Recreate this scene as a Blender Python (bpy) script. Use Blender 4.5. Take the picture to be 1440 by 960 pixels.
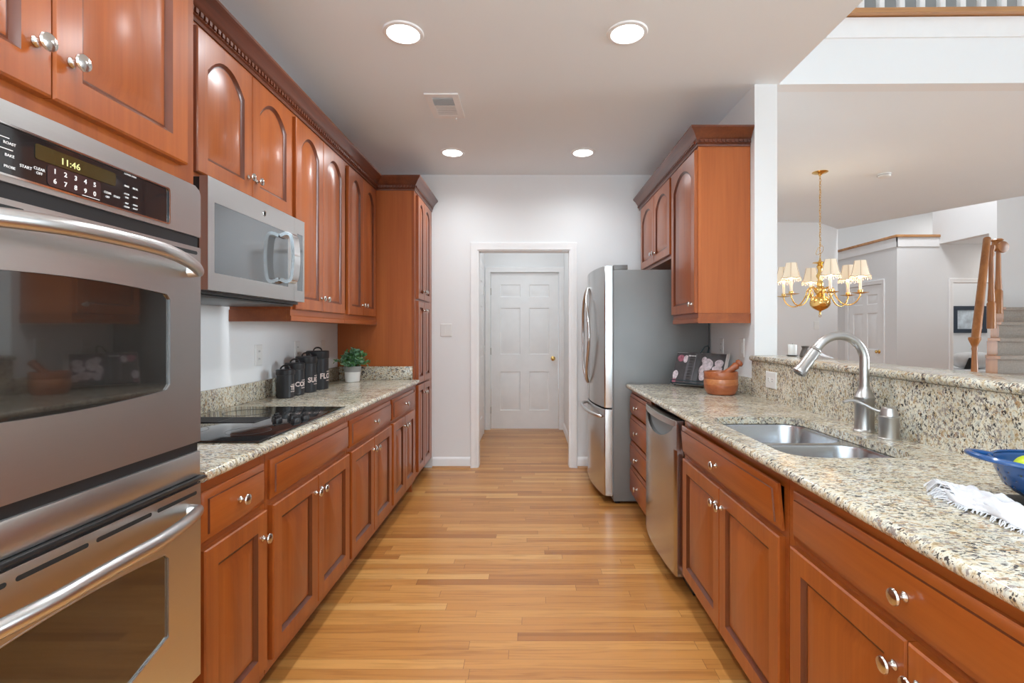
import bpy, bmesh, math, random
from mathutils import Vector, Matrix

for _o in list(bpy.data.objects):
    bpy.data.objects.remove(_o)
S = bpy.context.scene
COL = S.collection
R = random.Random(7)
PI = math.pi

# ------------------------------------------------------------------ camera
CAMZ = 1.268
cam_d = bpy.data.cameras.new('camera')
cam_d.sensor_width = 36.0
cam_d.lens = 705.0 / 1440.0 * 36.0
cam_d.shift_x = (720 - 743.5) / 1440.0
cam_d.shift_y = (467 - 480) / 1440.0
cam_d.clip_start = 0.02
cam = bpy.data.objects.new('camera', cam_d)
cam.location = (0, 0, CAMZ)
cam.rotation_euler = (PI / 2, 0, 0)
COL.objects.link(cam)
S.camera = cam

# ------------------------------------------------------------------ view / world / lights
S.view_settings.view_transform = 'Standard'
S.view_settings.look = 'None'
S.view_settings.gamma = 1.0
S.view_settings.use_curve_mapping = False
S.view_settings.exposure = 0.0
W = bpy.data.worlds.new('sky')
S.world = W
W.use_nodes = True
W.node_tree.nodes['Background'].inputs[0].default_value = (0.90, 0.95, 1.0, 1)
W.node_tree.nodes['Background'].inputs[1].default_value = 0.8


def area(name, loc, target, sx, sy, watt, color=(1, 1, 1), spread=180):
    l = bpy.data.lights.new(name, 'AREA')
    l.shape = 'RECTANGLE'; l.size = sx; l.size_y = sy
    l.energy = watt; l.color = color; l.spread = math.radians(spread)
    o = bpy.data.objects.new(name, l)
    o.location = loc
    d = Vector(target) - Vector(loc)
    o.rotation_euler = d.to_track_quat('-Z', 'Y').to_euler()
    COL.objects.link(o)
    return o


DAY = (0.80, 0.92, 1.0)
area('window_daylight_rear', (0.15, -3.75, 1.45), (0.15, 3, 1.45), 2.4, 1.85, 28, DAY)
# added fill lamps inside the room, aimed up to lift the ceilings
area('ground_light_rear', (0.15, -3.3, 0.6), (0.15, -3.29, 2.7), 2.4, 0.6, 300, (0.70, 0.89, 1.0))
area('ground_light_family', (4.2, -3.5, 0.8), (3.4, -3.0, 4.6), 3.9, 0.6, 20, DAY)  # added upward fill on the family room side
area('ground_light_side', (9.8, 2.2, 0.7), (5.0, 4.4, 2.9), 2.6, 0.8, 75, DAY)  # added upward fill towards the dining ceiling
area('window_daylight_family', (4.2, -3.75, 2.3), (4.2, 3, 2.3), 3.9, 3.5, 4, DAY)
area('window_daylight_side', (9.9, 2.2, 2.0), (1, 2.2, 1.3), 2.6, 3.0, 175, DAY, 95)  # added fill reaching the left cabinets; this wall has no window
area('foyer_lamp', (5.2, 6.6, 4.6), (5.2, 6.6, 0), 0.9, 0.9, 68, (0.95, 0.97, 1.0))  # overhead fill added to even out the foyer, no fixture
area('hall_ceiling_lamp', (-0.05, 5.6, 2.68), (-0.05, 5.6, 0), 0.4, 0.4, 6.4, (0.93, 0.97, 1.0))  # unseen fill added to light the back hall
area('alcove_lamp', (7.6, 7.35, 2.6), (7.6, 7.35, 0), 0.3, 0.3, 9, (1, 0.96, 0.92))  # fill added to brighten the alcove walls
area('bedroom_daylight', (8.6, 9.0, 3.6), (8.4, 9.4, 0.8), 1.2, 1.2, 26, (1, 0.98, 0.96))  # overhead fill added to brighten the room beyond the doorway
S.cycles.max_bounces = 14
S.cycles.diffuse_bounces = 9
S.cycles.glossy_bounces = 5

# ------------------------------------------------------------------ mesh helpers


class MB:
    def __init__(self):
        self.bm = bmesh.new()

    def _merge(self, other, M=None):
        if M is not None:
            bmesh.ops.transform(other, matrix=M, verts=other.verts)
        me = bpy.data.meshes.new('tmp')
        other.to_mesh(me); other.free()
        self.bm.from_mesh(me)
        bpy.data.meshes.remove(me)

    def face(self, pts, mi=0):
        f = self.bm.faces.new([self.bm.verts.new(p) for p in pts])
        f.material_index = mi
        return f

    def box(self, x0, x1, y0, y1, z0, z1, bev=0.0, seg=2, M=None, mi=0):
        b = bmesh.new()
        bmesh.ops.create_cube(b, size=1.0)
        bmesh.ops.transform(b, matrix=Matrix.Translation(((x0 + x1) / 2, (y0 + y1) / 2, (z0 + z1) / 2)) @
                            Matrix.Diagonal((abs(x1 - x0), abs(y1 - y0), abs(z1 - z0), 1)), verts=b.verts)
        if bev > 0:
            bmesh.ops.bevel(b, geom=b.edges[:], offset=bev, segments=seg, profile=0.5, affect='EDGES')
        for f in b.faces:
            f.material_index = mi
        self._merge(b, M)
        return self

    def lathe(self, prof, c=(0, 0, 0), seg=32, M=None, close=True, mi=0):
        b = bmesh.new()
        rings = []
        for (r, z) in prof:
            if r < 1e-6:
                rings.append([b.verts.new((0, 0, z))])
            else:
                rings.append([b.verts.new((r * math.cos(2 * PI * k / seg), r * math.sin(2 * PI * k / seg), z)) for k in range(seg)])
        for a, d in zip(rings, rings[1:]):
            for k in range(seg):
                k2 = (k + 1) % seg
                q = [a[k % len(a)], a[k2 % len(a)], d[k2 % len(d)], d[k % len(d)]]
                q2 = []
                for v in q:
                    if v not in q2:
                        q2.append(v)
                if len(q2) >= 3:
                    b.faces.new(q2).material_index = mi
        if close:
            for rg in (rings[0], rings[-1]):
                if len(rg) > 2:
                    b.faces.new(rg).material_index = mi
        T = Matrix.Translation(c)
        self._merge(b, (T if M is None else M @ T))
        return self

    def tube(self, pts, r, seg=10, caps=True, flat=None, closed=False, M=None, mi=0):
        """sweep a circle (or flat=(a,b) ellipse) along points; r may be a list"""
        pts = [Vector(p) for p in pts]
        n = len(pts)
        rs = r if isinstance(r, (list, tuple)) else [r] * n
        b = bmesh.new()
        up = None
        rings = []
        for i, p in enumerate(pts):
            if closed:
                t = (pts[(i + 1) % n] - pts[i - 1]).normalized()
            else:
                t = (pts[min(i + 1, n - 1)] - pts[max(i - 1, 0)]).normalized()
            if up is None:
                a = Vector((0, 0, 1)) if abs(t.z) < 0.9 else Vector((1, 0, 0))
                up = (a - t * a.dot(t)).normalized()
            else:
                up = (up - t * up.dot(t)).normalized()
            s = t.cross(up)
            fa, fb = flat if flat else (1, 1)
            rings.append([b.verts.new(p + rs[i] * (fa * math.cos(2 * PI * k / seg) * up + fb * math.sin(2 * PI * k / seg) * s)) for k in range(seg)])
        pairs = list(zip(rings, rings[1:])) + ([(rings[-1], rings[0])] if closed else [])
        for a, d in pairs:
            for k in range(seg):
                b.faces.new((a[k], a[(k + 1) % seg], d[(k + 1) % seg], d[k])).material_index = mi
        if caps and not closed:
            b.faces.new(rings[0]); b.faces.new(rings[-1])
        self._merge(b, M)
        return self

    def loops(self, loops, cap0=True, cap1=True, mi=0):
        """loft closed loops with equal point counts"""
        vs = [[self.bm.verts.new(p) for p in lp] for lp in loops]
        n = len(vs[0])
        for a, d in zip(vs, vs[1:]):
            for k in range(n):
                self.bm.faces.new((a[k], a[(k + 1) % n], d[(k + 1) % n], d[k])).material_index = mi
        if cap0:
            self.bm.faces.new(vs[0]).material_index = mi
        if cap1:
            self.bm.faces.new(vs[-1]).material_index = mi
        return self

    def prism(self, F, poly, w0, w1, mi=0):
        """poly of (u,v) mapped with F(u,v,w), extruded w0..w1"""
        return self.loops([[F(u, v, w0) for u, v in poly], [F(u, v, w1) for u, v in poly]], mi=mi)

    def plate(self, F, outer, holes, w0, w1, edge=0.0):
        """flat plate with holes"""
        b = bmesh.new()

        def ring(poly, w):
            vs = [b.verts.new((u, v, w)) for u, v in poly]
            return vs, [b.edges.new((vs[i], vs[(i + 1) % len(vs)])) for i in range(len(vs))]
        sets = []
        for w in (w0, w1):
            es, vv = [], []
            for poly in [outer] + holes:
                v, e = ring(poly, w)
                vv.append(v); es += e
            bmesh.ops.triangle_fill(b, use_beauty=True, use_dissolve=False, edges=es)
            sets.append(vv)
        for a, d in zip(*sets):
            n = len(a)
            for k in range(n):
                b.faces.new((a[k], a[(k + 1) % n], d[(k + 1) % n], d[k]))
        for v in b.verts:
            v.co = Vector(F(*v.co))
        self._merge(b)
        return self

    def sweep(self, path, prof, side=1, z=0.0, closed_prof=True):
        """mitred sweep of profile (out, up) along a polyline in XY; out is to the right of travel (side=1)"""
        n = len(path)
        P2 = [Vector(p) for p in path]
        offs = []
        for i in range(n):
            def nrm(a, b2):
                t = (b2 - a).normalized()
                return Vector((t.y, -t.x)) * side
            if i == 0:
                m = nrm(P2[0], P2[1])
            elif i == n - 1:
                m = nrm(P2[-2], P2[-1])
            else:
                n1, n2 = nrm(P2[i - 1], P2[i]), nrm(P2[i], P2[i + 1])
                m = (n1 + n2) / (1 + n1.dot(n2))
            offs.append(m)
        self.loops([[(P2[i].x + offs[i].x * o, P2[i].y + offs[i].y * o, z + u) for o, u in prof] for i in range(n)])
        return self

    def add(self, other_mb, M=None):
        self._merge(other_mb.bm, M)
        return self


def wloc(o):
    v = Vector((0, 0, 0))
    while o is not None:
        v += o.location
        o = o.parent
    return v


def obj(name, mb, mat, parent=None, loc=None, smooth=35, label=None):
    bmesh.ops.remove_doubles(mb.bm, verts=mb.bm.verts, dist=1e-6)
    bmesh.ops.recalc_face_normals(mb.bm, faces=mb.bm.faces)
    base = wloc(parent) if parent is not None else Vector((0, 0, 0))
    off = base if loc is None else Vector(loc)
    bmesh.ops.translate(mb.bm, vec=-off, verts=mb.bm.verts)
    me = bpy.data.meshes.new(name)
    mb.bm.to_mesh(me); mb.bm.free()
    for m in (mat if isinstance(mat, (list, tuple)) else [mat]):
        me.materials.append(m)
    if smooth:
        me.polygons.foreach_set('use_smooth', [True] * len(me.polygons))
        me.set_sharp_from_angle(angle=math.radians(smooth))
    o = bpy.data.objects.new(name, me)
    COL.objects.link(o)
    if parent is not None:
        o.parent = parent
    if loc is not None:
        o.location = off - base
    if label:
        o['label'] = label
    return o


def tag(o, label, cat, group=None):
    o['label'] = label; o['category'] = cat
    if group:
        o['group'] = group
    return o


def thing(name, label, cat, loc=(0, 0, 0), group=None):
    o = bpy.data.objects.new(name, None)
    o.empty_display_size = 0.05
    COL.objects.link(o)
    o.location = loc
    return tag(o, label, cat, group)


def struct(name, mb, mat, parent=None, smooth=35):
    o = obj(name, mb, mat, parent, smooth=smooth)
    if parent is None:
        o['kind'] = 'structure'
    return o


def copy_tree(o, parent=None):
    c = o.copy(); COL.objects.link(c)
    c.parent = parent
    for ch in list(o.children):
        copy_tree(ch, c)
    return c


FL = lambda xp: (lambda u, v, w: (xp + w, u, v))       # faces +X (left run), u = depth, v = height
FR = lambda xp: (lambda u, v, w: (xp - w, u, v))       # faces -X (right run)
FB = lambda yp: (lambda u, v, w: (u, yp - w, v))       # faces the camera (-Y)


def rrect(u0, u1, v0, v1, r, n=5):
    out = []
    for cx, cy, a0 in ((u1 - r, v0 + r, -90), (u1 - r, v1 - r, 0), (u0 + r, v1 - r, 90), (u0 + r, v0 + r, 180)):
        for k in range(n + 1):
            a = math.radians(a0 + 90 * k / n)
            out.append((cx + r * math.cos(a), cy + r * math.sin(a)))
    return out


def bezier(p0, p1, p2, p3, n=16):
    P = [Vector(p) for p in (p0, p1, p2, p3)]
    return [((1 - t) ** 3) * P[0] + 3 * t * (1 - t) ** 2 * P[1] + 3 * t * t * (1 - t) * P[2] + t ** 3 * P[3] for t in [i / n for i in range(n + 1)]]


def catmull(pts, n=8):
    P = [Vector(p) for p in pts]
    P = [2 * P[0] - P[1]] + P + [2 * P[-1] - P[-2]]
    out = []
    for i in range(1, len(P) - 2):
        a, b, c, d = P[i - 1:i + 3]
        for k in range(n):
            t = k / n
            out.append(0.5 * ((2 * b) + (c - a) * t + (2 * a - 5 * b + 4 * c - d) * t * t + (3 * b - a - 3 * c + d) * t ** 3))
    out.append(P[-2])
    return out


def text_mb(body, size, F, u, v, w=0.0006, align='CENTER', thick=0.0003, sx=1.0, bold=0.0):
    cu = bpy.data.curves.new('txt', 'FONT')
    cu.body = body; cu.size = size; cu.align_x = align; cu.align_y = 'CENTER'
    cu.extrude = thick; cu.resolution_u = 3; cu.offset = bold
    t = bpy.data.objects.new('txt', cu)
    COL.objects.link(t)
    dg = bpy.context.evaluated_depsgraph_get()
    me = bpy.data.meshes.new_from_object(t.evaluated_get(dg))
    bpy.data.objects.remove(t); bpy.data.curves.remove(cu)
    b = MB()
    b.bm.from_mesh(me)
    bpy.data.meshes.remove(me)
    for vt in b.bm.verts:
        x, y, z = vt.co
        vt.co = Vector(F(u + x * sx, v + y, w + z))
    return b


# ------------------------------------------------------------------ materials
def mat_new(name):
    m = bpy.data.materials.new(name)
    m.use_nodes = True
    nt = m.node_tree
    b = nt.nodes['Principled BSDF']
    return m, nt, b


def N(nt, kind, **kw):
    n = nt.nodes.new(kind)
    for k, v in kw.items():
        if k.startswith('i_'):
            n.inputs[k[2:].replace('_', ' ')].default_value = v
        else:
            setattr(n, k, v)
    return n


def ramp(nt, stops, interp='LINEAR'):
    n = nt.nodes.new('ShaderNodeValToRGB')
    n.color_ramp.interpolation = interp
    cr = n.color_ramp
    while len(cr.elements) < len(stops):
        cr.elements.new(0.5)
    for e, (p, c) in zip(cr.elements, stops):
        e.position = p
        e.color = (c[0], c[1], c[2], 1) if len(c) == 3 else c
    return n


def plain(name, col, rough=0.5, metal=0.0, coat=0.0, emit=None, estr=0.0, spec=0.5, noise=0.0, nscale=8.0, bump=0.0, bscale=200.0):
    m, nt, b = mat_new(name)
    b.inputs['Roughness'].default_value = rough
    b.inputs['Metallic'].default_value = metal
    b.inputs['Coat Weight'].default_value = coat
    b.inputs['Coat Roughness'].default_value = 0.1
    b.inputs['Specular IOR Level'].default_value = spec
    tc = N(nt, 'ShaderNodeTexCoord')
    nz = N(nt, 'ShaderNodeTexNoise', i_Scale=nscale, i_Detail=3.0)
    nt.links.new(tc.outputs['Object'], nz.inputs['Vector'])
    k = noise if noise else 0.02
    r = ramp(nt, [(0.3, [c * (1 - k) for c in col]), (0.7, [min(1, c * (1 + k)) for c in col])])
    nt.links.new(nz.outputs['Fac'], r.inputs['Fac'])
    nt.links.new(r.outputs['Color'], b.inputs['Base Color'])
    if emit:
        b.inputs['Emission Color'].default_value = (*emit, 1)
        b.inputs['Emission Strength'].default_value = estr
    if bump:
        n2 = N(nt, 'ShaderNodeTexNoise', i_Scale=bscale, i_Detail=2.0)
        nt.links.new(tc.outputs['Object'], n2.inputs['Vector'])
        bp = N(nt, 'ShaderNodeBump', i_Strength=bump, i_Distance=0.002)
        nt.links.new(n2.outputs['Fac'], bp.inputs['Height'])
        nt.links.new(bp.outputs['Normal'], b.inputs['Normal'])
    return m


def wood(name, dark, mid, light, axis='Z', rough=0.34, coat=0.34, gscale=1.0, croughness=0.17):
    m, nt, b = mat_new(name)
    tc = N(nt, 'ShaderNodeTexCoord')
    oi = N(nt, 'ShaderNodeObjectInfo')
    add = N(nt, 'ShaderNodeVectorMath', operation='ADD')
    sc = N(nt, 'ShaderNodeVectorMath', operation='SCALE')
    comb = N(nt, 'ShaderNodeCombineXYZ')
    for k in 'XYZ':
        nt.links.new(oi.outputs['Random'], comb.inputs[k])
    nt.links.new(comb.outputs[0], sc.inputs[0]); sc.inputs['Scale'].default_value = 7.0
    nt.links.new(tc.outputs['Object'], add.inputs[0]); nt.links.new(sc.outputs[0], add.inputs[1])
    mp = N(nt, 'ShaderNodeMapping')
    s = {'X': (0.9, 13, 13), 'Y': (13, 0.9, 13), 'Z': (13, 13, 0.9)}[axis]
    mp.inputs['Scale'].default_value = [x * gscale for x in s]
    nt.links.new(add.outputs[0], mp.inputs['Vector'])
    n1 = N(nt, 'ShaderNodeTexNoise', i_Scale=1.0, i_Detail=4.0, i_Distortion=0.6)
    nt.links.new(mp.outputs[0], n1.inputs['Vector'])
    mp2 = N(nt, 'ShaderNodeMapping')
    mp2.inputs['Scale'].default_value = [x * gscale * (9 if x > 5 else 4) for x in s]
    nt.links.new(add.outputs[0], mp2.inputs['Vector'])
    n2 = N(nt, 'ShaderNodeTexNoise', i_Scale=1.0, i_Detail=2.0)
    nt.links.new(mp2.outputs[0], n2.inputs['Vector'])
    mx = N(nt, 'ShaderNodeMath', operation='MULTIPLY_ADD')
    nt.links.new(n2.outputs['Fac'], mx.inputs[0]); mx.inputs[1].default_value = 0.35
    nt.links.new(n1.outputs['Fac'], mx.inputs[2])
    r = ramp(nt, [(0.45, dark), (0.66, mid), (0.92, light)])
    nt.links.new(mx.outputs[0], r.inputs['Fac'])
    nt.links.new(r.outputs['Color'], b.inputs['Base Color'])
    b.inputs['Roughness'].default_value = rough
    b.inputs['Coat Weight'].default_value = coat
    b.inputs['Coat Roughness'].default_value = croughness
    return m


CD, CM, CL = (0.250, 0.053, 0.0075), (0.315, 0.073, 0.0105), (0.38, 0.096, 0.0150)
M_CH = wood('cherry_wood', CD, CM, CL, 'Z')
M_CHY = wood('cherry_wood_lengthwise', CD, CM, CL, 'Y')
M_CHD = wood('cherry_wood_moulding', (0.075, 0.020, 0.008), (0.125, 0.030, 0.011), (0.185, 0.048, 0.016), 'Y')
M_CHX = wood('cherry_wood_crosswise', CD, CM, CL, 'X')
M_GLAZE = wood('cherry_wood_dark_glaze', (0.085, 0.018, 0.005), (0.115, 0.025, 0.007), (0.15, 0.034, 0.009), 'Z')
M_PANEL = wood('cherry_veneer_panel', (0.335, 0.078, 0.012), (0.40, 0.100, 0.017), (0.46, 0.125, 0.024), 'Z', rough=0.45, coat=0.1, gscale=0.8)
M_OAK = wood('honey_oak', (0.27, 0.095, 0.022), (0.37, 0.14, 0.036), (0.46, 0.19, 0.055), 'Z')
M_OAKX = wood('honey_oak_lengthwise', (0.34, 0.15, 0.05), (0.46, 0.22, 0.08), (0.56, 0.29, 0.11), 'X')
M_TERRA = wood('reddish_turned_wood', (0.20, 0.052, 0.018), (0.36, 0.095, 0.030), (0.47, 0.15, 0.05), 'X', rough=0.35)


def steel(name, col=(0.63, 0.625, 0.615), rough=0.30, axis='Y', aniso=0.5):
    m, nt, b = mat_new(name)
    tc = N(nt, 'ShaderNodeTexCoord')
    mp = N(nt, 'ShaderNodeMapping')
    mp.inputs['Scale'].default_value = {'X': (2, 900, 900), 'Y': (900, 2, 900), 'Z': (900, 900, 2)}[axis]
    nt.links.new(tc.outputs['Object'], mp.inputs['Vector'])
    n1 = N(nt, 'ShaderNodeTexNoise', i_Scale=1.0, i_Detail=2.0)
    nt.links.new(mp.outputs[0], n1.inputs['Vector'])
    r = ramp(nt, [(0.3, [c * 0.992 for c in col]), (0.7, [c * 1.008 for c in col])])
    nt.links.new(n1.outputs['Fac'], r.inputs['Fac'])
    nt.links.new(r.outputs['Color'], b.inputs['Base Color'])
    rr = N(nt, 'ShaderNodeMapRange')
    rr.inputs['To Min'].default_value = rough * 0.98; rr.inputs['To Max'].default_value = rough * 1.02
    nt.links.new(n1.outputs['Fac'], rr.inputs['Value'])
    nt.links.new(rr.outputs[0], b.inputs['Roughness'])
    b.inputs['Metallic'].default_value = 1.0
    b.inputs['Anisotropic'].default_value = aniso * 0.0
    return m


M_STEEL = steel('brushed_stainless_steel')
M_STEELZ = steel('brushed_stainless_vertical', (0.55, 0.55, 0.55), 0.24, 'Z')
M_SINK = steel('satin_sink_steel', (0.50, 0.51, 0.53), 0.26, 'X', 0.2)
M_NICKEL = steel('satin_nickel', (0.62, 0.59, 0.56), 0.2, 'Z', 0.0)
M_FAUCET = steel('brushed_nickel', (0.53, 0.515, 0.50), 0.33, 'Z', 0.2)
M_CHROME = plain('polished_chrome', (0.82, 0.82, 0.82), 0.09, 1.0)
M_BRASS = plain('polished_brass', (0.80, 0.53, 0.19), 0.16, 1.0)
M_BLACKGLASS = plain('black_ceramic_glass', (0.012, 0.012, 0.013), 0.04, coat=0.6, spec=0.6)
M_OVENGLASS = plain('dark_oven_glass', (0.016, 0.014, 0.012), 0.03, coat=1.0, spec=0.9)
M_MWGLASS = plain('grey_mirrored_glass', (0.20, 0.215, 0.225), 0.07, metal=0.75, coat=0.6)
M_BLACK = plain('black_plastic', (0.015, 0.015, 0.016), 0.35)
M_BLACKMATTE = plain('matte_black_metal', (0.018, 0.018, 0.021), 0.42)
M_DARK = plain('dark_recess', (0.01, 0.009, 0.008), 0.7)
M_FRSIDE = plain('grey_enamelled_steel', (0.20, 0.203, 0.203), 0.36, metal=0.25, noise=0.06, nscale=2.5, bump=0.05, bscale=600)
M_WALL = plain('warm_white_wall_paint', (0.815, 0.825, 0.83), 0.75, noise=0.012, nscale=1.2, bump=0.03, bscale=300)
M_WALLD = plain('pale_greige_wall_paint', (0.755, 0.755, 0.755), 0.75, noise=0.012, nscale=1.2, bump=0.03, bscale=300)
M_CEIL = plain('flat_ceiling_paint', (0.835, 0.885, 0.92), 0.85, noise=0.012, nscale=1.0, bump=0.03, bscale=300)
M_TRIM = plain('white_trim_paint', (0.86, 0.86, 0.86), 0.4)
M_WPLASTIC = plain('white_plastic', (0.78, 0.78, 0.76), 0.35)
M_CERAMIC = plain('white_ceramic', (0.82, 0.82, 0.80), 0.25)
M_GREYCER = plain('grey_ceramic', (0.36, 0.355, 0.34), 0.5)
M_PRINT = plain('white_print', (0.8, 0.78, 0.76), 0.5)
M_ROSEPRINT = plain('rose_white_print', (0.72, 0.60, 0.56), 0.5)
M_REDPRINT = plain('dull_red_print', (0.30, 0.03, 0.03), 0.5)
M_KEYBROWN = plain('dark_maroon_keypad', (0.035, 0.014, 0.014), 0.25, coat=0.5)
M_DISPLAY = plain('amber_tinted_display', (0.045, 0.032, 0.010), 0.12, coat=0.5)
M_DIGIT = plain('lit_clock_digits', (0.5, 0.5, 0.2), 0.5, emit=(0.75, 0.7, 0.3), estr=0.55)
M_BLUE = plain('blue_enamel', (0.012, 0.075, 0.24), 0.25, coat=0.5)
M_LIME = plain('yellow_green_skin', (0.52, 0.66, 0.006), 0.35, noise=0.08, nscale=20)
M_CLOTH = plain('white_cotton', (0.70, 0.70, 0.725), 0.95, bump=0.4, bscale=500)
M_MAT = plain('black_woven_mat', (0.012, 0.014, 0.02), 0.5, bump=1.0, bscale=350)
M_TEAL = plain('teal_black_wire', (0.02, 0.05, 0.06), 0.35, metal=0.4)
M_PAGE = plain('printed_dark_page', (0.055, 0.05, 0.052), 0.45, noise=0.25, nscale=14)
M_PAGEG = plain('grey_page_block', (0.12, 0.115, 0.12), 0.5)
M_PAGEW = plain('white_paper_edge', (0.72, 0.70, 0.67), 0.7)
M_GARLIC = plain('printed_garlic_pink_white', (0.62, 0.53, 0.56), 0.5, noise=0.35, nscale=60)
M_GARLICR = plain('printed_garlic_red', (0.33, 0.10, 0.14), 0.5, noise=0.3, nscale=60)
M_LEAF1 = plain('leaf_green', (0.085, 0.23, 0.065), 0.5, noise=0.35, nscale=40)
M_LEAF2 = plain('leaf_bluegreen', (0.20, 0.38, 0.23), 0.5, noise=0.35, nscale=40)
M_SOIL = plain('dark_soil', (0.03, 0.02, 0.012), 0.9)
M_CARPET = plain('beige_stair_carpet', (0.34, 0.295, 0.255), 0.95, noise=0.10, nscale=60, bump=0.6, bscale=400)
M_LAMP = plain('lit_lamp_lens', (1, 1, 1), 0.5, emit=(1.0, 0.985, 0.96), estr=9.0)
M_SHADE = plain('lit_cream_shade', (0.80, 0.70, 0.56), 0.8, emit=(1.0, 0.78, 0.52), estr=0.22)
M_SHTRIM = plain('beige_shade_braid', (0.40, 0.29, 0.19), 0.8)
M_CANDLE = plain('candle_sleeve_ivory', (0.85, 0.78, 0.68), 0.5)
M_BULB = plain('lit_candle_bulb', (1, 0.9, 0.7), 0.5, emit=(1.0, 0.78, 0.5), estr=6.0)
M_BED = plain('pale_bed_linen', (0.72, 0.73, 0.74), 0.9)
M_FRAMEBLUE = plain('blue_black_picture_frame', (0.03, 0.045, 0.07), 0.4)
M_PICTURE = plain('pale_blue_winter_print', (0.60, 0.68, 0.74), 0.6, noise=0.35, nscale=6)
M_GREENOUT = plain('garden_foliage', (0.06, 0.14, 0.03), 0.9, noise=0.5, nscale=3)


def mk_granite():
    m, nt, b = mat_new('speckled_granite')
    tc = N(nt, 'ShaderNodeTexCoord')
    L = nt.links.new
    # slight flow direction in the stone
    mp = N(nt, 'ShaderNodeMapping')
    mp.inputs['Rotation'].default_value = (0.3, 0.2, 0.6)
    mp.inputs['Scale'].default_value = (1.0, 1.7, 1.25)
    L(tc.outputs['Object'], mp.inputs['Vector'])
    vec = mp.outputs[0]
    # cream / tan / grey-green ground
    n1 = N(nt, 'ShaderNodeTexNoise', i_Scale=48.0, i_Detail=5.0, i_Roughness=0.62, i_Distortion=0.5)
    L(vec, n1.inputs['Vector'])
    r1 = ramp(nt, [(0.30, (0.33, 0.24, 0.13)), (0.385, (0.48, 0.385, 0.245)), (0.45, (0.62, 0.555, 0.42)), (0.53, (0.71, 0.685, 0.585)), (0.60, (0.57, 0.57, 0.50)), (0.70, (0.44, 0.455, 0.42))])
    L(n1.outputs['Fac'], r1.inputs['Fac'])
    n2 = N(nt, 'ShaderNodeTexNoise', i_Scale=6.0, i_Detail=4.0)
    L(tc.outputs['Object'], n2.inputs['Vector'])
    r2 = ramp(nt, [(0.35, (0.86, 0.83, 0.77)), (0.65, (1.12, 1.12, 1.12))])
    L(n2.outputs['Fac'], r2.inputs['Fac'])
    mu = N(nt, 'ShaderNodeMix', data_type='RGBA', blend_type='MULTIPLY')
    mu.inputs['Factor'].default_value = 1.0
    L(r1.outputs['Color'], mu.inputs['A']); L(r2.outputs['Color'], mu.inputs['B'])
    prev = mu.outputs['Result']

    def flecks(scale, thr, col, seed, soft=0.02, clump=9.0, amt=1.0):
        nonlocal prev
        mpp = N(nt, 'ShaderNodeMapping')
        mpp.inputs['Location'].default_value = (seed, seed * 2.3, seed * 0.7)
        L(vec, mpp.inputs['Vector'])
        nn = N(nt, 'ShaderNodeTexNoise', i_Scale=scale, i_Detail=3.0, i_Roughness=0.55, i_Distortion=0.6)
        L(mpp.outputs[0], nn.inputs['Vector'])
        nc = N(nt, 'ShaderNodeTexNoise', i_Scale=clump, i_Detail=2.0)
        L(mpp.outputs[0], nc.inputs['Vector'])
        ad = N(nt, 'ShaderNodeMath', operation='MULTIPLY_ADD')
        L(nc.outputs['Fac'], ad.inputs[0]); ad.inputs[1].default_value = 0.35; L(nn.outputs['Fac'], ad.inputs[2])
        mr = N(nt, 'ShaderNodeMapRange')
        mr.inputs['From Min'].default_value = thr; mr.inputs['From Max'].default_value = thr + soft
        mr.inputs['To Max'].default_value = amt
        L(ad.outputs[0], mr.inputs['Value'])
        mk = N(nt, 'ShaderNodeMix', data_type='RGBA')
        L(mr.outputs[0], mk.inputs['Factor']); L(prev, mk.inputs['A'])
        mk.inputs['B'].default_value = (*col, 1)
        prev = mk.outputs['Result']
    flecks(62.0, 0.74, (0.26, 0.220, 0.205), 3.1, 0.05, 9.0, 0.85)
    flecks(60.0, 0.785, (0.36, 0.19, 0.085), 8.7, 0.05, 12.0, 0.75)
    flecks(72.0, 0.78, (0.040, 0.036, 0.038), 5.3, 0.03, 14.0, 0.95)
    flecks(120.0, 0.79, (0.055, 0.050, 0.05), 1.9, 0.03, 20.0, 0.95)
    L(prev, b.inputs['Base Color'])
    b.inputs['Roughness'].default_value = 0.14
    b.inputs['Specular IOR Level'].default_value = 0.5
    return m


M_GRAN = mk_granite()


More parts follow.
